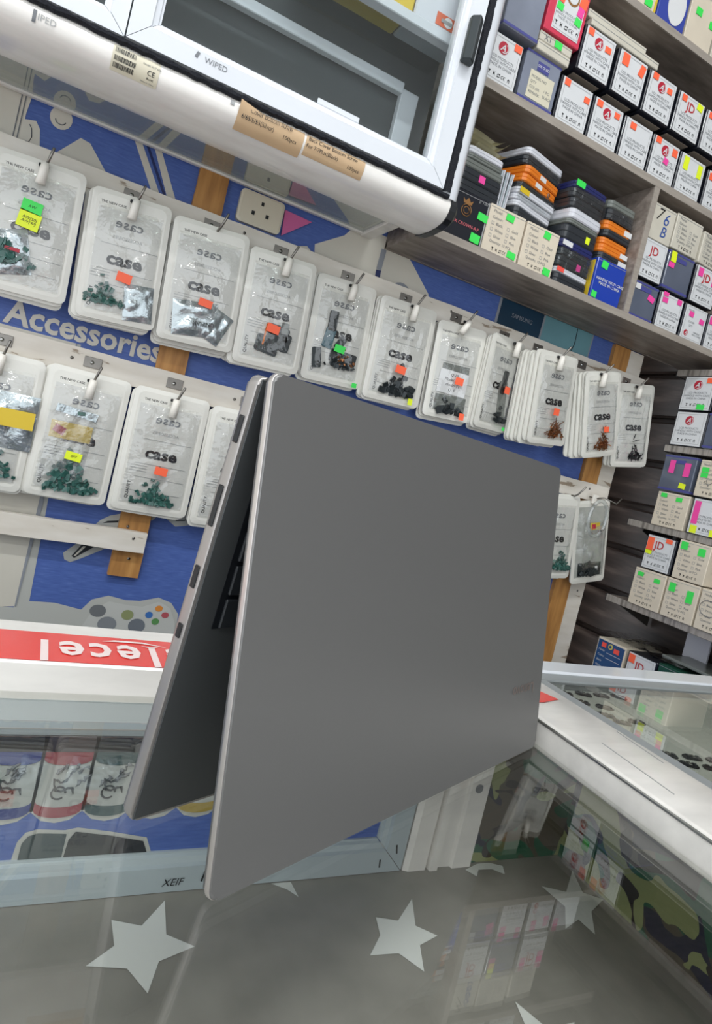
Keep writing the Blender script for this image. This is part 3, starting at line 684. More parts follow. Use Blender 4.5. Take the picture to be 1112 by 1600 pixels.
carton('flat white carton lying across the upper row, lower of two', .612, .815, .7105, 'pale', None, (), w=.150, h=.012, mark='bare', d=.10)
carton('flat white carton lying across the upper row, topmost of two', .606, .820, .7230, 'pale', None, (), w=.128, h=.012, mark='bare', d=.10)
# top shelf
tb = carton('pale green box with yellow edge on the top shelf', .664, .820, .7880, 'cream', None, (('g', .016, .010, .016, .012),), w=.066, h=.075, mark='bare'); link('edge_strip', boxmesh(.004, .0008, .075), M_YELLOWCARD, tb, (.0315, -.0005, .0375))
tb = carton('violet blue box with a white oval on the top shelf', .735, .820, .7880, 'cream', None, (), w=.064, h=.085, mark='bare')
for o in tb.children:
    if o.name.startswith('body'): o.data = o.data.copy(); o.data.materials[0] = mat('violet_blue_card', '3b4aa0', .35, coat=.3)
link('oval', slab(ellipse(0, 0, .020, .032, 24), .0004), STK['w'], tb, (.006, -.0004, .036))
carton('white box with two green stickers on the top shelf', .803, .820, .7880, 'cream', None, (('g', -.012, .052, .014, .012), ('g', .022, .045, .010, .012)), w=.064, h=.085, mark='bare')
carton('white box at the right end of the top shelf', .872, .820, .7880, 'pale', None, (), w=.064, h=.085, mark='bare')
# right hand compartment
c76 = carton('cream box numbered 76 in blue marker', .836, .824, .469, 'pale', None, (), w=.058, h=.060, mark='bare')
text('marker', '7', .030, M_INK, c76, (-.012, -.0006, .043), bold=-.008, shear=.3); text('marker', '6', .030, mat('blue_marker', '2a4f9a', .5), c76, (.007, -.0006, .039), bold=-.004, shear=.2); text('marker', 'B', .026, mat('blue_marker', '2a4f9a', .5), c76, (.006, -.0006, .017), shear=.2)
carton('worn cream box with faded form, right of the 76 box', .8975, .824, .472, 'pale', None, (), w=.068, h=.060)
carton('crumpled cream box at the right edge of the compartment', .970, .824, .470, 'pale', None, (), w=.062, h=.056, tilt=.06)
carton('white box with red JD lettering and no stickers, left in the compartment', .836, .824, .402, 'white', 'JD', (), w=.058)
carton('grey clear box with yellow and pink stickers, middle of the compartment', .902, .824, .402, 'grey', None, (('y', -.022, .061, .013, .009), ('y', -.021, .052, .013, .009), ('p', -.023, .042, .014, .009)), w=.062, h=.067)
carton('white box with JD lettering between two pink stickers', .976, .824, .402, 'white', 'JD', (('p', -.020, .055, .012, .015), ('p', .021, .050, .014, .022)))
carton('grey clear box with one pink sticker at the bottom left', .838, .824, .3338, 'grey', None, (('p', .016, .040, .016, .010, 14), ('w', -.020, .052, .012, .009)), w=.058, h=.062)
carton('white box with three pink stickers in the bottom row', .906, .824, .3338, 'white', None, (('p', -.019, .060, .013, .007), ('p', -.018, .050, .013, .009), ('p', .018, .056, .011, .009)), w=.058, h=.063)
carton('white form box with two pink stickers in the bottom row', .974, .824, .3338, 'table', None, (('p', -.013, .047, .012, .009, 6), ('p', .017, .041, .012, .009, 6)), w=.058, h=.063)
carton('white box with pink sticker at the far right of the bottom row', 1.040, .824, .3338, 'white', None, (('p', -.022, .052, .012, .014),), w=.058, h=.063)
# left hand compartment: front row
cb = carton('black box with gold crowned emblem and pink lettering', .452, .824, .3338, 'cream', None, (('g', .026, .043, .018, .011, 4), ('g', .021, .010, .017, .013, 4)), w=.068, h=.069, mark='bare')
for o in cb.children:
    if o.name.startswith('body'): o.data = o.data.copy(); o.data.materials[0] = M_CARTON
link('emblem', tube([(x, -.0006, z) for x, z in ellipse(-.004, .043, .0085, .0085, 16)], .0008, 4, True), M_GOLD, cb)
link('crown', slab([(-.011, .052), (.003, .052), (.005, .059), (.0005, .0555), (-.004, .061), (-.0085, .0555), (-.013, .059)], .0004), M_GOLD, cb, (0, -.0002, 0)); link('ring', tube([(x, -.0006, z) for x, z in ellipse(-.004, .043, .005, .005, 12)], .0007, 4, True), M_GOLD, cb)
text('lettering', 'GX CROWN-A.P', .0066, M_PINKINK, cb, (.0, -.0006, .023), bold=.008); text('lettering', 'p 100', .0070, M_LINEINK, cb, (.022, -.0006, .063), shear=.2)
link('edge_strip', boxmesh(.002, .0006, .066), M_LINEINK, cb, (.0325, -.0004, .034))
carton('cream form box with two green stickers beside the black crown box', .522, .824, .3338, 'cream', None, (('g', .004, .060, .015, .010, 4), ('g', .021, .009, .016, .010, 4)), w=.068, h=.070)
carton('cream form box with two green stickers left of the dark wrapped packs', .5935, .824, .3338, 'cream', None, (('g', .008, .061, .013, .011, 6), ('g', .022, .008, .014, .011, 4)), w=.067, h=.070)
bb = carton('blue box lettered HANDLE WITH CARE with one yellow side', .7475, .824, .3338, 'cream', None, (('g', -.017, .059, .014, .012, 6), ('g', -.026, .008, .011, .010, 4)), w=.066, h=.068, mark='bare')
for o in bb.children:
    if o.name.startswith('body'): o.data = o.data.copy(); o.data.materials[0] = M_BOXBLUE
link('side_panel', boxmesh(.0006, .09, .060), M_YELLOWCARD, bb, (-.0334, .05, .034)); text('lettering', 'HANDLE WITH CARE\nMADE IN CHINA', .0066, M_LABEL, bb, (.003, -.0006, .032), bold=.008)
# ------------------------------------------------------------------ flat cases lying in stacks
_cs = {}
def case_mesh(w, d, h, r=.010):
    k = (w, d, h)
    if k not in _cs:
        P = rrect(w, d, r, 4); bm = bmesh.new(); rings = []
        for z, s in ((0, .965), (h * .12, 1), (h * .46, 1), (h * .5, .985), (h * .54, 1), (h * .88, 1), (h, .965)):
            rings.append([bm.verts.new((p[0] * s, p[1] * s, z)) for p in P])
        for a, b in zip(rings, rings[1:]):
            for i in range(len(P)): bm.faces.new((a[i], a[(i + 1) % len(P)], b[(i + 1) % len(P)], b[i]))
        bm.faces.new(rings[0]); bm.faces.new(rings[-1]); _cs[k] = tomesh(bm, 'case')
    return _cs[k]
def case(label, x, y, z, w, d, h, m, rot=0, tag_=None, wrap=False, clasp=False, edge=None):
    t = thing('flat_case', label, 'case', (x, y, z), (0, 0, R(rot)))
    me = case_mesh(w, d, h); k = (me.name, m.name)
    if k not in _cs: c_ = me.copy(); c_.materials.clear(); c_.materials.append(m); _cs[k] = c_
    link('shell', _cs[k], None, t)
    if tag_: link('case_label', boxmesh(tag_[1], .0006, h * tag_[2]), STK[tag_[0]] if tag_[0] in STK else M_YELLOWCARD, t, (tag_[3], -d / 2 - .0004, h * .5))
    if wrap: link('wrap', crinkle(w * .98, h * 1.15, 14, 6, .002, .0025, int(x * 999)), M_WRAP, t, (0, -d / 2 - .001, h / 2))
    if clasp: link('clasp', tube([(.02 + .003 * math.cos(a), -d / 2 - .002, h * .35 + .003 * math.sin(a)) for a in [i * PI / 4 for i in range(8)]], .0007, 5, True), M_METAL, t)
    return t
z = .4045
for lab, h, m, kw in (('navy dark case at the bottom of the left stack', .017, M_DKCASE, {}), ('thin white case in the left stack, lower of the white pair', .009, M_WTCASE, {}), ('thin white case in the left stack, upper of the white pair', .009, M_WTCASE, dict(wrap=True)),
                      ('white case with yellow end label in the left stack', .010, M_WTCASE, dict(tag_=('yy', .022, .8, -.034))), ('thin black case under the orange pair in the left stack', .008, M_DKCASE, dict(wrap=True)),
                      ('orange case with ring clasp, lower of the pair in the left stack', .0125, M_ORANGE, dict(tag_=('w', .018, .55, -.008), clasp=True)), ('orange case with white label, upper of the pair in the left stack', .0125, M_ORANGE, dict(tag_=('w', .016, .55, -.004))),
                      ('dark wrapped case second from the top of the left stack', .014, M_DKCASE, dict(wrap=True)), ('clear white case topmost in the left stack', .011, M_WTCASE, {})):
    case(lab, .606 + random.uniform(-.002, .002), .884 + random.uniform(-.002, .002), z, .094, .085, h, m, 14 + random.uniform(-3, 3), **kw); z += h + .0006
z = .3340
for lab, h, m, kw in (('grey dark case at the bottom of the middle stack', .018, M_DKCASE, {}), ('white case with red end in the middle stack', .009, M_WTCASE, dict(tag_=('r', .016, .8, -.030))), ('dark wrapped pack with a pink sticker in the middle stack', .017, M_CRUMPLE, dict(tag_=('p', .009, .6, .010), wrap=True)), ('dark crinkled pack in the middle stack', .013, M_CRUMPLE, dict(wrap=True)),
                      ('navy case with white label in the middle stack', .013, M_BLCASE, dict(tag_=('w', .022, .6, -.026))), ('black case with a yellow sticker in the middle stack', .024, M_DKCASE, dict(tag_=('y', .009, .45, .014))), ('olive grey tray over the black case in the middle stack', .008, M_GYCASE, {}),
                      ('white case in the middle stack under the wrapped packs', .016, M_WTCASE, {}), ('dark wrapped case in the middle stack, lower of two', .016, M_DKCASE, dict(wrap=True)), ('dark wrapped case in the middle stack, upper of two', .015, M_DKCASE, dict(wrap=True)), ('dark case with green and navy ends, topmost in the middle stack', .012, M_BLCASE, dict(tag_=('g', .020, .8, -.030)))):
    case(lab, .7035 + random.uniform(-.002, .002), .872 + random.uniform(-.002, .002), z, .078, .085, h, m, 5 + random.uniform(-2, 2), **kw); z += h + .0006
z = .4030
for lab, h, m, kw in (('dark case with white label on the blue box', .013, M_DKCASE, dict(tag_=('w', .020, .6, .022))), ('orange case with white label, lowest orange of the right stack', .013, M_ORANGE, dict(tag_=('w', .018, .6, .024))), ('orange case second from the bottom of the right stack', .011, M_ORANGE, {}), ('dark case between the orange ones in the right stack', .012, M_DKCASE, {}),
                      ('orange case with white label, topmost orange of the right stack', .015, M_ORANGE, dict(tag_=('w', .019, .6, .022))), ('dark wrapped case near the top of the right stack', .018, M_DKCASE, dict(wrap=True)), ('grey clear case topmost in the right stack', .013, M_GYCASE, {})):
    case(lab, .7830 + random.uniform(-.0015, .0015), .876 + random.uniform(-.002, .002), z, .066, .085, h, m, 3 + random.uniform(-2, 2), **kw); z += h + .0006
z = .4035
for lab, h, m, kw in (('dark grey lettered case standing lowest on the black crown box', .017, M_DKCASE, dict()), ('dark grey case with a pink sticker above the crown box', .017, M_DKCASE, dict(tag_=('p', .011, .6, .0))), ('grey tray on the pink stickered dark case', .012, M_GYCASE, {}), ('pale grey lid above the grey tray', .008, M_GYCASE, {}), ('white card box under the curled papers', .010, M_WTCASE, {})):
    case(lab, .497, .872, z, .084 if z < .44 else .07, .085, h, m, 3, **kw); z += h + .0006
def curled(label, x, y, z, w, d, curl, m, rot=0):
    bm = bmesh.new(); g = []
    for i in range(15):
        u = i / 14; row = []
        for j in range(5):
            v = j / 4; zz = .0022 * math.sin(u * 5 + j * .4) + curl * max(0, u - .70) ** 2 * 9; row.append(bm.verts.new(((u - .5) * w, (v - .5) * d, zz)))
        g.append(row)
    for a, b in zip(g, g[1:]):
        for j in range(4): bm.faces.new((a[j], a[j + 1], b[j + 1], b[j]))
    bmesh.ops.solidify(bm, geom=list(bm.faces), thickness=.003)
    return tag(link('curled_paper', tomesh(bm, 'sheet', True), m, None, (x, y, z + E), (0, 0, R(rot))), label, 'paper')
curled('cream curled paper packet, lowest of three above the dark cases', .500, .868, .4765, .085, .075, .016, M_PAPER, 2)
curled('cream curled paper packet, middle of three above the dark cases', .493, .868, .4835, .085, .075, .020, M_PAPER, -3)
curled('cream curled paper packet, topmost of three above the dark cases', .486, .868, .4925, .08, .07, .012, M_PAPER, 3)
for k, x_ in enumerate((.5375, .5445, .5515)):
    t = thing('silver_pack', ('silver film pack standing upright, nearest the dark cases', 'silver film pack standing upright, middle of three', 'silver film pack standing upright, nearest the orange cases')[k], 'pack', (x_, .832, .4045), (R(2), R(2 * k - 2), R(3)))
    link('film', slab(rrect(.0055, .056, .001, 2), .040), M_SILVERBAG, t, (0, .045, .0282)); link('seal', boxmesh(.0015, .004, .054), M_WTCASE, t, (0, .003, .0282))

# ================================================================== SHELVES ON THE RIGHT WALL
rs = thing('wall_shelving', 'grey wall shelves along the right wall behind the counter', 'shelf', (0, 0, 0))
XR = 1.08
for zt, y1 in ((.1535, .885), (-.0045, .925), (-.1645, .930), (-.330, .96), (.304, .90)):
    b = link('shelf_board', boxmesh(.116, y1 + .55, .012), M_WOOD, rs, (XR + .064, (y1 - .55) / 2, zt - .006))
    link('edge_strip', boxmesh(.003, y1 + .55, .013, .0008), M_SHELFEDGE, b, (-.0590, 0, 0))
    link('end_cap', boxmesh(.117, .003, .014), M_DKCASE, b, (0, (y1 + .55) / 2 + .0010, 0))
    for yb_ in (y1 - .02, y1 - .5):
        bk = bmesh.new(); q = [(.055, -.006), (.055, -.045), (-.035, -.012), (-.035, -.006)]
        A = [bk.verts.new((p[0], -.0015, p[1])) for p in q]; B_ = [bk.verts.new((p[0], .0015, p[1])) for p in q]
        for i in range(4): bk.faces.new((A[i], A[(i + 1) % 4], B_[(i + 1) % 4], B_[i]))
        bk.faces.new(A); bk.faces.new(B_); link('bracket', tomesh(bk, 'bracket'), M_METAL, b, (0, yb_ - (y1 - .55) / 2, 0))
def rcarton(label, y, z, kind, logo=None, stk=(), **k): return carton(label, XR, y, z, kind, logo, stk, face='x', **k)
rcarton('white box with red emblem and green sticker, topmost on the right wall', .873, .2235, 'white', 'A', (('o', .022, .058, .014, .010), ('g', .014, .007, .016, .010, 4)), w=.064)
rcarton('white box with red emblem and no stickers under the topmost right wall box', .872, .1545, 'white', 'A', (), w=.064)
rcarton('grey clear box beside the plain emblem box on the right wall', .802, .1545, 'grey', None, (), w=.062)
rcarton('white box with red emblem high at the right picture edge', .801, .2235, 'white', 'A', (('o', -.02, .058, .014, .010),), w=.062)
rcarton('dark clear box with two tall pink stickers and a yellow one', .872, .0655, 'grey', None, (('p', -.014, .047, .012, .025), ('p', .019, .044, .013, .026), ('y', .017, .013, .014, .010, 8)), w=.066, h=.070)
hb = rcarton('cream box with handwriting and two green stickers at the right edge', .796, .0655, 'cream', None, (('g', -.020, .050, .014, .009), ('g', -.020, .040, .014, .009)), w=.066, h=.068)
link('pen_stroke', tube([(-.018 + i * .005, -.0008, .026 + .006 * math.sin(i * 2.1)) for i in range(9)], .0005, 4), M_GREYINK, hb)
rcarton('cream form box with two green stickers below the pink stickered dark box', .869, -.0040, 'cream', None, (('g', -.020, .060, .013, .008), ('g', .014, .056, .013, .008)), w=.070, h=.066)
rcarton('white box with long pink stickers and yellow corner stickers', .790, -.0040, 'white', None, (('p', -.022, .040, .012, .042), ('y', -.020, .009, .013, .014), ('p', .022, .035, .010, .042), ('y', .020, .008, .014, .012)), w=.064)
rcarton('white box with red JD lettering and stacked orange stickers', .8655, -.0900, 'white', 'JD', (('o', -.021, .049, .014, .025), ('o', .018, .061, .014, .008), ('y', -.021, .033, .014, .008)), w=.060)
rcarton('cream form box with two green stickers right of the JD box', .797, -.0900, 'cream', None, (('g', -.020, .062, .014, .014), ('g', .016, .057, .014, .014)), w=.064, h=.072)
rcarton('cream form box with two green stickers, leftmost on the lowest grey shelf', .875, -.1640, 'cream', None, (('g', -.020, .061, .013, .008), ('g', .018, .057, .013, .008)), w=.070, h=.072)
rcarton('cream box with two big green stickers, middle of the lowest grey shelf', .801, -.1640, 'cream', None, (('g', -.020, .056, .013, .016), ('g', .018, .048, .013, .022)), w=.066, h=.072)
hb = rcarton('cream box with a pen loop at the right end of the lowest grey shelf', .731, -.1640, 'cream', None, (), w=.066, h=.072)
link('pen_stroke', tube([(-.012 + .018 * math.cos(a), -.0008, .040 + .014 * math.sin(a)) for a in [i * .45 for i in range(13)]], .0005, 4), M_GREYINK, hb)
bl = rcarton('deep blue form box with red stickers and round yellow badge behind the counter', .919, -.3295, 'cream', None, (('r', -.017, .067, .011, .009), ('r', .015, .064, .013, .009)), w=.070, h=.079, mark='bare')
link('front_label', boxmesh(.064, .0006, .075), M_BLUELABEL, bl, (0, -.0004, .038)); link('badge', slab(ellipse(0, 0, .0055, .0055, 16), .0005), mat('yellow_badge', 'cfc465', .5), bl, (-.001, -.0006, .068)); link('badge_ring', slab(ellipse(0, 0, .003, .003, 10), .0004), M_BLUELABEL, bl, (-.001, -.0012, .068))
for k in range(4): text('lettering', ('Model', 'Colour', 'Black', 'White')[k], .0058, M_LABEL, bl, (-.027, -.0010, .056 - k * .0105), align='LEFT')
for k in range(2): link('form_line', boxmesh(.034, .0004, .0007), M_LABEL, bl, (.010, -.0010, .054 - k * .0105))
rcarton('white box with JD lettering standing behind the counter rail', .841, -.3295, 'white', 'JD', (('o', -.021, .067, .014, .016),), w=.060, h=.079)
gb = rcarton('dark green box behind the counter rail', .775, -.3295, 'cream', None, (), w=.064, h=.082, mark='bare')
for o in gb.children:
    if o.name.startswith('body'): o.data = o.data.copy(); o.data.materials[0] = M_GREENBOX
t = thing('plastic_wrap', 'crumpled clear plastic wrap lying over the blue and JD boxes', 'plastic wrap', (1.13, .83, -.240), (0, 0, 0))
link('sheet', crinkle(.11, .20, 12, 24, .0, .010, 3, 30), M_WRAP, t, (0, 0, 0), (R(90), 0, 0))
t = thing('folded_board', 'dark grey folder lying on the boxes behind the counter', 'folder', (1.145, .70, -.236), (0, 0, 0)); link('board', boxmesh(.10, .17, .005, .001), M_GYCASE, t)
t = thing('white_panel', 'white upright panel leaning under the lowest grey shelf', 'panel', (1.175, .775, -.256), (0, 0, 0)); link('board', boxmesh(.006, .05, .14, .001), M_WTCASE, t)

# ================================================================== HANGING POUCHES
_pm = {}
def pouch_mesh(w, h):
    k = (round(w, 3), round(h, 3))
    if k not in _pm:
        me = slab(rrect(w, h, .008, 4), .0026, .006, .0012)
        for p in me.polygons: p.use_smooth = False
        me.materials.append(M_POUCH); _pm[k] = me
    return _pm[k]
def bits(n, rx, rz, size, m, seed, shape='chip', depth=.004):
    """a heap of tiny parts inside a pouch: nobody could count them"""
    rng = random.Random(seed); bm = bmesh.new()
    for i in range(n):
        x = max(-rx, min(rx, rng.gauss(0, .45) * rx)); z = -rz + abs(rng.gauss(0, .55)) * rz * 1.6 * max(.25, 1 - abs(x) / (rx * 1.3))
        rot = Matrix.Rotation(rng.uniform(0, 6.3), 3, 'Y') @ Matrix.Rotation(rng.uniform(-.5, .5), 3, 'X')
        s = size * rng.uniform(.7, 1.3)
        if shape == 'chip': add_box(bm, x, -rng.uniform(0, depth), z, s, s * .3, s * rng.uniform(.4, .9), rot)
        else:
            add_box(bm, x, -rng.uniform(0, depth), z, size * .17, size * .17, s * 1.9, rot); add_box(bm, x, -rng.uniform(0, depth), z, size * .34, size * .3, size * .3, rot)
    return tomesh(bm, 'parts')
def pouch_print(t, h, side=True, faint=False):
    y = -.0048
    text('header_print', 'THE NEW CASE', .0043, M_INK, t, (-.022, -.0040, h / 2 - .016), bold=.01); text('header_print', 'THE NEW CASE', .0040, M_GREYINK, t, (.024, -.0040, h / 2 - .027), mirror=True)
    text('mirrored_logo', 'case', .0165, M_GREYINK, t, (.0, y, h * .265), bold=.012, mirror=True, sx=1.15, spacing=1.05)
    text('mirrored_print', 'ACCESSORIES', .0058, M_LINEINK, t, (.0, y, h * .155), mirror=True)
    text('logo_print', 'case', .0215, M_INK, t, (.0, y, h * -.015), bold=.034, sx=1.18, spacing=.98)
    for k, zz in enumerate((.095, -.105, -.215, -.33)):
        link('printed_line', boxmesh(.068, .0003, .0005), M_LINEINK, t, (.004 - .002 * (k % 2), y + .0002, h * zz))
    for k in range(3): link('fine_print', boxmesh(.022, .0003, .0006), M_LINEINK, t, (-.026, y + .0002, h * (-.125 - .022 * k)))
    if side: text('side_print', 'QUALITY', .0060, M_INK, t, (-.034, y, h * -.33), (PI / 2, -PI / 2, 0), bold=.01)
seedn = [0]
def pouch(label, x, z, y, w, h, roll, yaw=0, fill=None, stk=(), n_back=4, backdx=-.0016, where='', tagtilt=0, clip=(0, 0), bare=False, plate=True, railz=.2535, gap=.0048, pitch=0, film=True):
    seedn[0] += 1; sd = seedn[0]
    t = thing('case_pouch', label, 'pouch', (x, y, z), (R(pitch), R(-roll), R(yaw)))
    link('sleeve', pouch_mesh(w, h), None, t)
    link('inner_card', boxmesh(w - .020, .0006, h - .034), M_POUCHIN, t, (0, -.0039, -.005))
    pouch_print(t, h)
    if fill: fill(t, w, h, sd)
    if film: link('film_window', crinkle(w - .017, h - .028, 24, 38, .0055, .0026, sd % 5, 46), M_FILM, t, (0, -.0040, -.004))
    for (c, sx_, sz_, sw, sh, *rr) in stk:
        s_ = sticker(t, c, sx_, sz_ * h, sw, sh, -.0125, rr[0] if rr else 0)
        if len(rr) > 1 and rr[1]: text('handwriting', rr[1], .0048, M_INK, s_, (0, -.0006, 0), line=.9, shear=.2)
    for k in range(n_back):                                          # pouches behind it on the same hook
        rng = random.Random(sd * 50 + k)
        o = link('case_pouch', pouch_mesh(w, h), None, None, (x + backdx * (k + 1) + rng.uniform(-.0035, .0035), y + gap * (k + 1), z - .0012 * (k + 1) + E + rng.uniform(-.004, .003)), (0, R(-roll * (1 - .1 * k) + rng.uniform(-1.2, 1.2)), R(yaw)))
        tag(o, 'white edged pouch, ' + ('next', 'second', 'third', 'fourth', 'fifth', 'sixth', 'seventh', 'eighth')[k] + ' behind the front one, ' + where, 'pouch', 'pouches behind the front one on the hook ' + where)
    # hook
    hx, hz = x + clip[0], z + clip[1]
    hk = thing('wall_hook', 'steel wall hook ' + ('' if bare else 'with white plastic tag ') + where, 'hook', (hx, W - .0245, hz))
    ln = W - .0245 - y
    link('peg', tube([(0, 0, 0), (0, -ln * .5, .0005), (0, -ln - .006, .001), (.002, -ln - .012, .006), (.006, -ln - .022, .022)], .0017, 8), M_METAL, hk)
    if not bare:
        link('tag', tube([(.0005, -ln - .0135, .004), (0, -ln - .0140, -.004), (-.001, -ln - .0145, -.021)], [.0048, .0052, .0058], 10), M_TAG, hk, (0, 0, 0), (0, R(tagtilt), 0))
        link('tag_clip', boxmesh(.012, .003, .004, .0008), M_DARKSCREW, hk, (-.001, -ln - .0085, .002))
    if plate:
        pl = link('plate', boxmesh(.022, .0014, .014, .0004), M_METAL, hk, (-.004 - 0 * hx, -.0004, railz - hz)); link('screw', tube([(-.001, -.0004, 0), (-.001, -.0022, 0)], .0026, 8), M_SCREW, pl)
    return t
def f_green(sc=1, dx=0, n=110, dz=0):
    def f(t, w, h, sd): tag(link('circuit_boards', bits(int(n * 1.3), .028 * sc, .020 * sc, .0052, M_PCB, sd), M_PCB, t, (dx, -.0048, -h * .5 + .034 + dz)), None, None, None, 'stuff')
    return f
def f_screws(m, nm, dx=.012, n=70):
    def f(t, w, h, sd): tag(link(nm, bits(n, .020, .018, .0062, m, sd, 'screw'), m, t, (dx, -.0048, -h * .5 + .034)), None, None, None, 'stuff')
    return f
def silver(t, x, z, w, h, rot, seed, name='silver_bag'):
    return link(name, crinkle(w, h, 12, 14, .004, .004, seed, 55), M_SILVERBAG, t, (x, -.0050, z), (0, R(rot), 0))
def f_b0(t, w, h, sd):
    f_green(.8, -.012, 50, .014)(t, w, h, sd)
    b = silver(t, -.022, -.036, .052, .052, -14, 11); b['label'] = 'clear silver bag of green circuit boards'
    tag(link('circuit_boards', bits(40, .016, .018, .008, M_PCB, 5), M_PCB, b, (0, -.006, .006)), None, None, None, 'stuff'); link('red_part', boxmesh(.016, .001, .004), M_RED, b, (.008, -.008, .002), (0, R(15), 0))
def f_b1(t, w, h, sd):
    silver(t, .024, -.050, .036, .046, -4, 12); f_green(.75, -.018, 60, .002)(t, w, h, sd)
def f_b2(t, w, h, sd):
    b = silver(t, -.005, -.046, .060, .046, -6, 13); text('lettering', 'UNIFIAR', .0075, M_INK, b, (.010, -.009, -.006), (PI / 2, PI, 0), bold=.01); silver(t, .024, -.050, .030, .044, 24, 14)
def f_b3(t, w, h, sd):
    for x_, z_, a, b_, m in ((.010, -.028, .030, .020, M_PCBDARK), (-.004, -.048, .034, .024, M_PCBDARK), (.022, -.040, .014, .026, M_PCBDARK)):
        link('flex_cable', slab(rrect(a, b_, .003, 2), .002), m, t, (x_, -.0048, z_), (0, R(8), 0))
    link('flex_strip', boxmesh(.0022, .0012, .030), M_ORANGE, t, (-.010, -.0072, -.034), (0, R(4), 0)); link('connector', boxmesh(.010, .003, .016, .0005), M_GYCASE, t, (.018, -.006, -.020))
def f_b4(t, w, h, sd):
    for x_, z_, a, b_, r_, m in ((-.014, .014, .014, .030, 0, M_PCBDARK), (-.016, -.012, .016, .030, 8, mat('teal_flex', '2c5a66', .3)), (.012, -.036, .044, .018, 4, M_PCBDARK), (-.030, -.044, .014, .030, -10, M_PCBDARK), (.004, -.016, .012, .020, 30, M_PCBDARK)):
        link('flex_cable', slab(rrect(a, b_, .002, 2), .002), m, t, (x_, -.0048, z_), (0, R(r_), 0))
    tag(link('connectors', bits(40, .026, .014, .006, M_PCBDARK, sd), M_PCBDARK, t, (.010, -.006, -.038)), None, None, None, 'stuff'); tag(link('gold_contacts', bits(20, .020, .010, .0035, M_COPPER, sd + 1), M_COPPER, t, (.010, -.0075, -.038)), None, None, None, 'stuff')
def f_b5(t, w, h, sd):
    tag(link('connectors', bits(50, .028, .018, .009, M_PCBDARK, sd), M_PCBDARK, t, (.004, -.0048, -.046)), None, None, None, 'stuff')
def f_b6(t, w, h, sd):
    link('dark_strip', boxmesh(.050, .0010, .020), M_GYCASE, t, (0, -.0046, .002)); s = link('paper_slip', boxmesh(.054, .0006, .038), STK['w'], t, (-.002, -.0060, -.018), (0, R(3), 0))
    text('handwriting', 'Q.10\nModel ...... 0\nmodel 11\nQ. 5', .0068, M_INK, s, (0, -.0006, 0), line=1.2, shear=.2)
    tag(link('connectors', bits(26, .028, .010, .009, M_PCBDARK, sd), M_PCBDARK, t, (-.002, -.0050, -.056)), None, None, None, 'stuff'); link('grey_packet', boxmesh(.058, .0008, .026), M_GYCASE, t, (0, -.0042, -.052))
def f_b7(t, w, h, sd):
    link('flex_cable', slab(rrect(.020, .070, .005, 3), .002), M_GYCASE, t, (.010, -.0048, -.028), (0, R(-10), 0)); link('flex_cable', slab(rrect(.012, .04, .003, 3), .002), M_PCBDARK, t, (.006, -.0050, .004), (0, R(4), 0)); tag(link('connectors', bits(16, .016, .012, .008, M_PCBDARK, sd), M_PCBDARK, t, (.006, -.0070, -.050)), None, None, None, 'stuff')
def f_c0(t, w, h, sd):
    b = silver(t, .022, .004, .06, .07, 0, 15); link('yellow_card', boxmesh(.040, .0006, .022), M_YELLOWCARD, b, (.008, -.0085, .004)); f_green(.8, .018, 40)(t, w, h, sd)
def f_c1(t, w, h, sd):
    link('yellow_card', boxmesh(.050, .0008, .022), M_YELLOWCARD, t, (-.010, -.0046, .004)); link('red_print', boxmesh(.014, .0004, .010), M_RED, t, (-.024, -.0052, .004), (0, R(20), 0))
    f_green(1.1, .004, 110)(t, w, h, sd); tag(link('circuit_boards', bits(40, .020, .026, .008, M_PCB, 77), M_PCB, t, (-.004, -.0055, -.034)), None, None, None, 'stuff')
    link('inner_bag', crinkle(.052, .098, 12, 18, .004, .004, 16, 50), M_FILM2, t, (-.010, -.0062, -.014), (0, R(3), 0)); link('bag_seal', boxmesh(.050, .0010, .010), M_SILVERBAG, t, (-.008, -.008, .030), (0, R(5), 0))
RAIL = .2535
pouch('case pouch with green and yellow price stickers, leftmost on the upper rail', -.0545, .167, .898, .100, .160, 2.0, 0, f_b0, (('g', -.002, .135, .022, .014, 6, 'AW'), ('y', -.003, .035, .024, .020, 8, 'AW(50)\nAW(40)')), 4, where='at the far left of the upper rail', clip=(.001, .071), plate=False)
pouch('case pouch with orange sticker and one silver bag, second on the upper rail', .054, .165, .898, .0960, .160, 3.6, 0, f_b1, (('o', .002, -.145, .018, .012, 8),), 4, where='second from left on the upper rail', clip=(-.002, .070))
pouch('case pouch with orange sticker and two silver bags, third on the upper rail', .157, .166, .898, .102, .160, 3.4, 0, f_b2, (('o', .004, -.145, .018, .010, 8),), 4, where='third from left on the upper rail', clip=(.001, .074), bare=True)
pouch('case pouch with orange sticker holding dark flex cables with an orange strip', .261, .163, .900, .099, .160, 2.8, 0, f_b3, (('o', -.001, -.155, .019, .012, 8),), 4, where='fourth from left on the upper rail', clip=(0, .071))
pouch('case pouch with green sticker holding teal and dark flex cables', .368, .166, .912, .098, .156, 3.0, 0, f_b4, (('g', .002, -.16, .017, .011, 6), ('g', .036, -.47, .008, .007)), 2, where='fifth from left on the upper rail', clip=(.003, .069))
pouch('case pouch with orange sticker holding small dark connectors', .473, .164, .904, .102, .158, 1.8, 0, f_b5, (('o', .002, -.165, .018, .012, 6), ('y', .030, -.45, .008, .010)), 3, where='sixth from left on the upper rail', clip=(.003, .072))
pouch('case pouch with handwritten paper slip and two orange stickers', .580, .162, .904, .092, .155, 3.5, -4, f_b6, (('o', .006, -.09, .015, .012, 4), ('o', .022, -.45, .009, .011)), 3, where='seventh from left on the upper rail', clip=(-.004, .080), tagtilt=24)
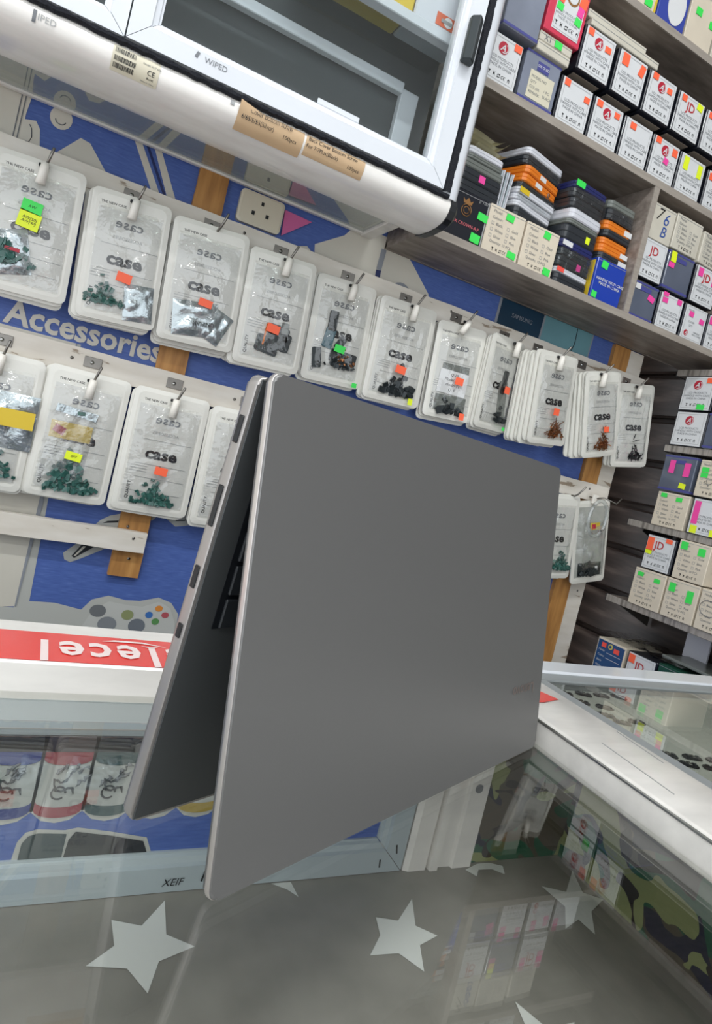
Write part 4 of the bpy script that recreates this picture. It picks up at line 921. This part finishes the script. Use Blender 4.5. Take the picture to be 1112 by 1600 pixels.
pouch('case pouch twisted sideways with grey flex cable and orange sticker', .669, .166, .898, .088, .158, 2.0, 15, f_b7, (('o', .010, -.05, .014, .012, 4), ('g', .022, -.46, .007, .006)), 3, where='eighth from left on the upper rail', clip=(.010, .070), pitch=0)
pouch('case pouch with orange sticker and a loose heap of copper screws', .769, .165, .874, .096, .156, 7.0, 8, f_screws(M_COPPER, 'copper_screws'), (('o', .002, -.13, .014, .012, 2),), 6, -.0042, where='ninth from left on the upper rail', clip=(-.012, .069))
pouch('case pouch with orange sticker and copper screws, tilted at the right', .893, .168, .880, .092, .154, 16, 4, f_screws(M_COPPER, 'copper_screws', .004), (('o', .004, -.17, .013, .010, 2),), 4, -.004, where='second from right on the upper rail', clip=(-.026, .066))
pouch('case pouch with black screws, rightmost on the upper rail', 1.005, .172, .905, .096, .160, 11, 0, f_screws(M_DARKSCREW, 'black_screws', .010, 40), (), 2, -.003, where='at the right end of the upper rail', clip=(-.018, .070))
pouch('case pouch with yellow carded silver bag cut by the left picture edge', -.0560, -.070, .918, .100, .170, .2, 0, f_c0, (), 2, where='at the far left of the lower rail', clip=(0, .078), railz=.030, gap=.003)
pouch('case pouch with yellow card and yellow sticker over green circuit boards', .0480, -.068, .918, .100, .170, -.4, 0, f_c1, (('y', -.001, -.155, .020, .011, 6, '6P7'),), 2, where='second from left on the lower rail', clip=(.002, .072), railz=.030, gap=.003)
pouch('case pouch with orange sticker and green circuit boards on the lower rail', .1555, -.068, .918, .102, .170, .4, 0, f_green(), (('o', .003, -.14, .017, .011, 4),), 2, where='third from left on the lower rail', clip=(.002, .073), railz=.030, gap=.003)
pouch('case pouch half hidden behind the left edge of the laptop', .2620, -.070, .918, .100, .172, 1.2, 0, f_green(.6), (), 2, where='fourth from left on the lower rail', clip=(.002, .075), railz=.030, gap=.003)
pouch('case pouch half hidden behind the right edge of the laptop', .882, -.070, .906, .098, .158, 7, 0, f_green(.8, .02), (), 2, -.002, where='behind the right edge of the laptop', clip=(.020, .082), railz=.030, gap=.005, bare=True, plate=False)
# clear bag of dark parts at the end of the lower rail
t = thing('parts_bag', 'clear bag of dark parts at the right end of the lower rail', 'bag', (.985, .917, -.066), (0, R(-13), 0))
link('sleeve', pouch_mesh(.088, .164), None, t); link('inner_card', boxmesh(.072, .0006, .140), M_HALO, t, (0, -.0039, 0))
link('dark_tray', boxmesh(.058, .002, .026), M_PCBDARK, t, (0, -.0050, -.054)); link('white_chip', boxmesh(.012, .001, .014), STK['w'], t, (.014, -.0068, -.056)); tag(link('connectors', bits(30, .024, .014, .008, M_PCBDARK, 90), M_PCBDARK, t, (0, -.006, -.050)), None, None, None, 'stuff')
link('inner_bag', crinkle(.048, .084, 10, 14, .004, .004, 18, 50), M_FILM2, t, (.004, -.006, -.002)); yc = link('yellow_card', boxmesh(.024, .0008, .014), M_YELLOWCARD, t, (.002, -.0100, .032)); link('red_print', boxmesh(.010, .0004, .009), M_RED, yc, (-.004, -.0008, 0))
link('film_window', crinkle(.076, .140, 14, 20, .0075, .0025, 4), M_FILM, t, (0, -.0042, 0))
hk = thing('wall_hook', 'bent steel wall hook with white tag above the clear bag of dark parts', 'hook', (.966, W - .0245, .019))
link('peg', tube([(0, 0, 0), (0, -.02, 0), (.004, -.032, .004), (.030, -.040, -.002), (.038, -.042, .010)], .0014, 7), M_METAL, hk); link('tag', boxmesh(.014, .005, .018, .001), M_TAG, hk, (-.002, -.0165, -.003))
t = thing('clear_coil', 'clear beaded plastic loop hanging from the hook at the right end', 'loop', (.950, W - .066, .016))
pts = [(.022 * math.cos(a) + .006, 0, -.034 + .034 * math.sin(a)) for a in [i * 2 * PI / 40 for i in range(40)]]
link('loop', tube(pts, [.0042 if i % 2 else .0030 for i in range(40)], 8, True), clear('clear_plastic', (.92, .94, .94), .06, 1.4, .08, haze=.08), t)

# ================================================================== GLASS COUNTER UNDER THE LAPTOP
GZ = -.2
ca = thing('glass_counter', 'glass topped counter with white rails carrying the laptop', 'counter', (0, 0, 0))
def cp(name, m, x0, x1, y0, y1, z0, z1, bev=0, par=ca): return link(name, boxmesh(x1 - x0, y1 - y0, z1 - z0, bev), m, par, ((x0 + x1) / 2, (y0 + y1) / 2, (z0 + z1) / 2))
cp('top_glass', M_GLASS, -.60, .4085, -.24, .4400, -.2055, GZ)
rail = cp('back_rail', M_WHITE2, -.60, .4095, .4405, .515, -.226, -.180, .0015)
tp = flat('rail_tape', [(-.60, .4420), (.4095, .4420), (.4095, .4935), (-.60, .4935)], -.1797, M_TAPE, ca, 'z'); tp['label'] = 'red tape with white lettering'
for k, ch in enumerate('telecel'):                                   # lettering that faces the other side of the counter
    text('lettering', ch, .050, M_TAPETEXT, tp, ((.141, .1235, .1055, .0885, .0690, .0500, .0325)[k], .4620, -.1792), (0, 0, PI), bold=.022, sx=.72)
flat('tape_swoosh', [(.070, .4830), (.080, .4870), (.100, .4870), (.112, .4820), (.118, .4795), (.100, .4840), (.082, .4840)], -.1792, M_TAPETEXT, tp, 'z')
flat('tape_swoosh', [(.098, .4795), (.111, .4790), (.106, .4760)], -.1792, M_TAPETEXT, tp, 'z')
# inside: back door with the printed panel, white post, camouflage lining, starred shelf
cp('star_shelf', M_STARFLOOR, -.60, .545, -.24, .470, -.354, -.348)
cp('base', M_SHADEGREY, -.60, .545, -.22, .470, -E + .001, -.3545)
fr = miter_frame('back_door', ca, -.52, .3515, -.3475, -.205, .027, .4400, .4580, mat('blue_grey_aluminium', 'aeb9bd', .3, coat=.3))
pn = link('printed_panel', boxmesh(.83, .003, .14), M_BLUE, fr, (-.085, .4500, -.275))
def pf(nm, pts, m, lift=.0): return flat(nm, pts, .4482 - lift, m, pn) 
pn.location = (0, 0, 0); pn.data = boxmesh(.83, .003, .14, 0, 1, (-.085, .4500, -.275)); pn.data.materials.append(M_BLUE)
cols = ['3a7a5a', '31407e', '8f3a44', '2d4a4c', '9aa4a4', 'a08a3c', '3a4a80', '7a3a60', '2d4a4c']
for k in range(0, 8):
    cx = .062 + (k - 2) * .0325 + (0 if k < 3 else .0); c = mat('bottle_' + cols[k], cols[k], .4); hw = .0152
    pf('bottle_halo', [(cx - hw - .0025, -.205), (cx + hw + .0025, -.205), (cx + hw + .0025, -.286), (cx + hw * .6, -.2935), (cx, -.2955), (cx - hw * .6, -.2935), (cx - hw - .0025, -.286)], M_HALO)
    pf('bottle_cap', [(cx - hw * .86, -.205), (cx + hw * .86, -.205), (cx + hw, -.240), (cx + hw, -.246), (cx - hw, -.246), (cx - hw, -.240)], M_DARKPRINT if k != 2 else mat('cap_print', '4c4548', .5), .0004)
    pf('bottle_band', [(cx - hw, -.2445)] + [(cx + hw * math.cos(R(180 + a)), -.2495 + .0045 * math.sin(R(180 + a))) for a in range(0, 181, 20)] + [(cx + hw, -.2445)], c, .0006)
    pf('bottle_label', [(cx - hw, -.250)] + [(cx + hw * math.cos(R(180 + a)), -.250 - .0045 * math.sin(R(a))) for a in range(0, 181, 20)] + [(cx + hw * math.cos(R(-a)), -.2795 - .0045 * math.sin(R(a))) for a in range(0, 181, 20)], mat('bottle_label', 'a9ada9', .5), .0005)
    pf('bottle_foot', [(cx - hw, -.2795)] + [(cx + hw * math.cos(R(180 + a)), -.2795 - .0045 * math.sin(R(a))) for a in range(0, 181, 20)] + [(cx + hw * math.cos(R(-a)), -.2855 - .0060 * math.sin(R(a))) for a in range(0, 181, 20)], c, .0006)
    sw = [(cx + .0075 * math.cos(a * .55) * (1 - a * .03), .4474, -.2665 + .0013 * (a - 6) + .003 * math.sin(a * 1.3)) for a in range(14)]
    link('dragon_print', tube(sw, [.0004 + .0007 * abs(math.sin(i * 1.9)) for i in range(14)], 4), M_DARKPRINT, pn)
    for q_ in range(5):
        rng = random.Random(k * 9 + q_); bx0, bz0 = cx + rng.uniform(-.009, .009), -.262 + rng.uniform(-.008, .007)
        link('dragon_print', tube([(bx0 + i * rng.uniform(.0006, .0016), .4474, bz0 + i * .0010 + .0015 * math.sin(i * 1.7 + q_)) for i in range(7)], [.0003 + .0006 * (i % 3) for i in range(7)], 4), M_GREYINK, pn)
    link('dragon_print', tube([(cx - .002 + .0045 * math.cos(a * .5), .4474, -.2735 + .0045 * math.sin(a * .5)) for a in range(12)], .0007, 4), M_DARKPRINT, pn)
pf('phone_halo', [(.040, -.323), (.0415, -.308), (.0455, -.3015), (.052, -.2995), (.070, -.3010), (.078, -.2995), (.100, -.3035), (.127, -.3095), (.1335, -.323)], M_HALO)
pf('phone_print', [(.044, -.323), (.0445, -.309), (.0475, -.3040), (.053, -.3022), (.0715, -.3035), (.0715, -.323)], mat('phone_grey_print', '3c4a4c', .4), .0005)
pf('phone_print', [(.0725, -.323), (.0735, -.308), (.077, -.3022), (.100, -.3062), (.125, -.3120), (.1305, -.323)], M_DARKPRINT, .0005)
text('pen_mark', 'XEIF', .008, M_INK, fr, (.151, .4394, -.3400), shear=.2); link('pen_mark', boxmesh(.0012, .0004, .009), M_INK, fr, (.1735, .4394, -.3365), (0, R(10), 0)); link('pen_mark', boxmesh(.0012, .0004, .007), M_INK, fr, (.328, .4394, -.339), (0, R(-8), 0)); link('pen_mark', boxmesh(.0012, .0004, .008), M_INK, fr, (.342, .4394, -.327), (0, R(-14), 0))
# ribbed white post
pp = [(.3535, .470), (.3535, .4405), (.3585, .4380), (.3760, .4380), (.3770, .4425), (.3790, .4425), (.3800, .4360), (.3880, .4360), (.3890, .4400), (.4040, .4400), (.4050, .4370), (.4255, .4370), (.4255, .470)]
bm = bmesh.new(); A = [bm.verts.new((p[0], p[1], -.3478)) for p in pp]; B_ = [bm.verts.new((p[0], p[1], -.227)) for p in pp]
for i in range(len(pp)): bm.faces.new((A[i], A[(i + 1) % len(pp)], B_[(i + 1) % len(pp)], B_[i]))
bm.faces.new(A); bm.faces.new(B_); post = link('corner_post', tomesh(bm, 'post'), M_WHITE2, ca)
link('screw_hole', slab(ellipse(0, 0, .0042, .0042, 14), .0006), M_GREYINK, post, (.4135, .4368, -.272))
cp('camouflage_lining', M_CAMO, .426, .545, .4420, .4600, -.3478, -.2115); cp('camouflage_lining', M_CAMO, .540, .545, -.24, .4415, -.3478, -.2115)
FZ = -.3475
def star(cx, cy, r, rot, mm=M_STAR):
    flat('printed_star', [(cx + (r if i % 2 == 0 else r * .42) * math.cos(R(rot + 36 * i)), cy + (r if i % 2 == 0 else r * .42) * math.sin(R(rot + 36 * i))) for i in range(10)], FZ, mm, ca, 'z')
flat('printed_star', [(.548, .421), (.523, .389), (.546, .382), (.511, .369), (.491, .346), (.489, .363), (.467, .356), (.492, .377), (.502, .404), (.516, .397)][2:3] and [(.538, .419), (.523, .391), (.538, .380), (.511, .369), (.491, .346), (.489, .363), (.467, .356), (.488, .378), (.484, .404), (.505, .394)], FZ, M_STAR, ca, 'z')
flat('printed_star', [(.344, .407), (.331, .380), (.344, .368), (.324, .362), (.314, .340), (.303, .358), (.280, .360), (.297, .376), (.302, .393), (.319, .387)], FZ, M_STAR, ca, 'z')
flat('printed_star', [(.146, .432), (.142, .401), (.159, .388), (.134, .380), (.124, .358), (.114, .378), (.090, .384), (.108, .397), (.108, .419), (.127, .411)], FZ, M_STAR, ca, 'z')
flat('printed_star', [(.418, .4335), (.436, .4395), (.450, .4395), (.462, .4335), (.456, .423), (.447, .431), (.432, .432), (.424, .424)], FZ, M_STAR, ca, 'z')
flat('printed_star', [(.230, .4390), (.247, .4385), (.2475, .422), (.241, .431)], FZ, M_STAR, ca, 'z')
for sx_, sy_, rr_ in ((.03, .30, 10), (.20, .27, 40), (.37, .27, 20), (.45, .23, 55), (.10, .18, 0), (.29, .17, 30), (-.09, .40, 15), (-.2, .28, 50)): star(sx_, sy_, .035, rr_)

# ================================================================== COUNTER ON THE RIGHT
cb_ = thing('side_counter', 'white railed glass counter at lower right with small parts inside', 'counter', (0, 0, 0))
def cq(name, m, x0, x1, y0, y1, z0, z1, bev=0): return link(name, boxmesh(x1 - x0, y1 - y0, z1 - z0, bev, 3 if bev > .002 else 1), m, cb_, ((x0 + x1) / 2, (y0 + y1) / 2, (z0 + z1) / 2))
cq('left_rail', M_WHITE2, .4105, .484, -.30, .4765, -.2055, -.1795, .0030)
cq('left_rail_trim', M_SCREW, .4098, .4125, -.30, .4765, -.1840, -.1812, .0008)
cq('far_rail', M_WHITE, .4105, 1.05, .4945, .527, -.2055, -.1790, .0020); cq('corner_block', M_WHITE2, .4105, .4845, .477, .4942, -.2055, -.1797, .001)
cq('seal_strip', M_SHADEGREY, .4845, .500, -.30, .4765, -.2055, -.1815); cq('seal_strip', M_SHADEGREY, .4850, 1.05, .4770, .4940, -.2055, -.1815)
cq('top_glass', M_GLASS, .500, 1.05, -.30, .4770, -.1875, -.1835); cq('tray', M_TRAY, .4850, 1.05, -.30, .4765, -.1950, -.1912)
cq('base', M_SHADEGREY, .5460, 1.05, -.28, .520, -E + .001, -.2100)
flat('rail_tape', [(.4105, .4935), (.425, .484), (.452, .455), (.467, .423), (.441, .415), (.4105, .413)], -.1788, M_TAPE, cb_, 'z')
for x_, y_, l_, a_ in ((.428, .310, .07, 1.5), (.462, .205, .06, 1.4), (.468, .34, .05, 1.6)):
    link('scratch', boxmesh(l_, .0008, .0003), M_LINEINK, cb_, (x_ + .008, y_, -.1793), (0, 0, R(90) - .05 * a_))
def connector(x, y, rot, label):
    t = thing('connector', label, 'connector', (x, y, -.1911), (0, 0, R(rot)), 'small dark connectors under the right counter glass')
    link('shell', boxmesh(.017, .0065, .0022, .0008, 1, (0, 0, .0011)), M_DARKSCREW, t); 
    for k in range(3): link('contact', boxmesh(.003, .0045, .0008, 0, 1, (0, 0, .0026)), M_SCREW if k == 1 else M_PCBDARK, t, (-.005 + .005 * k, 0, 0))
for row, items in (('far row', ((.520, .466), (.547, .466), (.572, .465), (.597, .464))), ('second row', ((.523, .446), (.545, .436))), ('middle row', ((.528, .418), (.534, .404), (.556, .406))), ('near row', ((.524, .347), (.530, .331), (.550, .342), (.553, .324), (.574, .336)))):
    for n_, (x_, y_) in enumerate(items):
        connector(x_, y_, -28 + 5 * (n_ % 3), 'small dark connector, %s from the laptop in the %s under the right counter glass' % (('first', 'second', 'third', 'fourth', 'fifth')[n_], row))

# ================================================================== LAPTOP STANDING LIKE A TENT
lp = thing('laptop', 'grey laptop standing open like a tent on the glass counter', 'laptop', (.0864, .2762, GZ), (0, 0, math.atan2(.405, .914)))
LW, LL = .329, .227
def plate(w, l, t, r, bev):
    """rounded plate: x 0..w, z 0..l, y 0..t"""
    pts = [(p[0] + w / 2, p[1] + l / 2) for p in rrect(w, l, r, 6)]
    bm = bmesh.new(); a = [bm.verts.new((p[0], 0, p[1])) for p in pts]; b = [bm.verts.new((p[0], t, p[1])) for p in pts]; n = len(pts)
    for i in range(n): bm.faces.new((a[i], a[(i + 1) % n], b[(i + 1) % n], b[i]))
    f1 = bm.faces.new(a); f2 = bm.faces.new(b)
    bmesh.ops.bevel(bm, geom=list(f1.edges) + list(f2.edges), offset=bev, segments=3, affect='EDGES', profile=.5)
    me = tomesh(bm, 'plate'); 
    for p in me.polygons: p.use_smooth = len(p.vertices) == 4
    return me
lid = link('lid', plate(LW, LL, .0056, .0045, .0014), M_LAP, lp, (0, -.0370, .0011), (R(-9.2), 0, 0))
link('edge_glint', plate(LW + .0006, LL + .0006, .0030, .0047, .0005), M_LAPGLINT, lid, (-.0003, .0012, -.0003))  # brighter ring: light caught on the lid's chamfer, put into the colour
link('screen', boxmesh(LW - .014, .0004, LL - .026), M_SCREEN, lid, (LW / 2, .0058, LL / 2 + .004))
text('lid_logo', 'Lenovo', .0125, M_LOGO, lid, (LW - .034, -.0003, .050), (PI / 2, PI, 0), bold=.005)
base = link('base', plate(LW - .004, LL - .004, .0072, .0045, .0014), M_LAPRIM, lp, (-.001, .0268, .0003), (R(4.9), 0, 0))
link('deck', boxmesh(LW - .007, .0008, LL - .007, .0003), M_LAPDECK, base, (LW / 2 - .002, -.0003, LL / 2 - .002))
link('key_well', boxmesh(.300, .0006, .104), M_KEYWELL, base, (LW / 2, -.0008, .152))
link('touchpad', boxmesh(.105, .0004, .066), mat('touchpad', '3f4142', .35, .3), base, (LW / 2, -.0009, .050))
KEY = boxmesh(.0168, .0018, .0150, .0006); KEY.materials.append(M_KEY); KEYW = boxmesh(.094, .0018, .0150, .0006); KEYW.materials.append(M_KEY)
for r in range(6):
    x = .018
    for k in range(16):
        xx = .026 + k * .01875
        if r == 5 and 4 <= k <= 8:
            if k == 6: link('key', KEYW, None, base, (xx, -.0019, .108 + 0))
            continue
        link('key', KEY, None, base, (xx, -.0019, .108 + (5 - r) * .0172))
for zc, ln in ((.197, .013), (.160, .020), (.125, .011), (.098, .007)):
    link('port', boxmesh(.0012, .0032, ln, .0004), M_PORT, base, (-.0003, .0039, zc))
link('hinge', tube([(.03, .0068, LL - .0040), (LW - .03, .0068, LL - .0040)], .0026, 12), M_LAPDECK, lp)
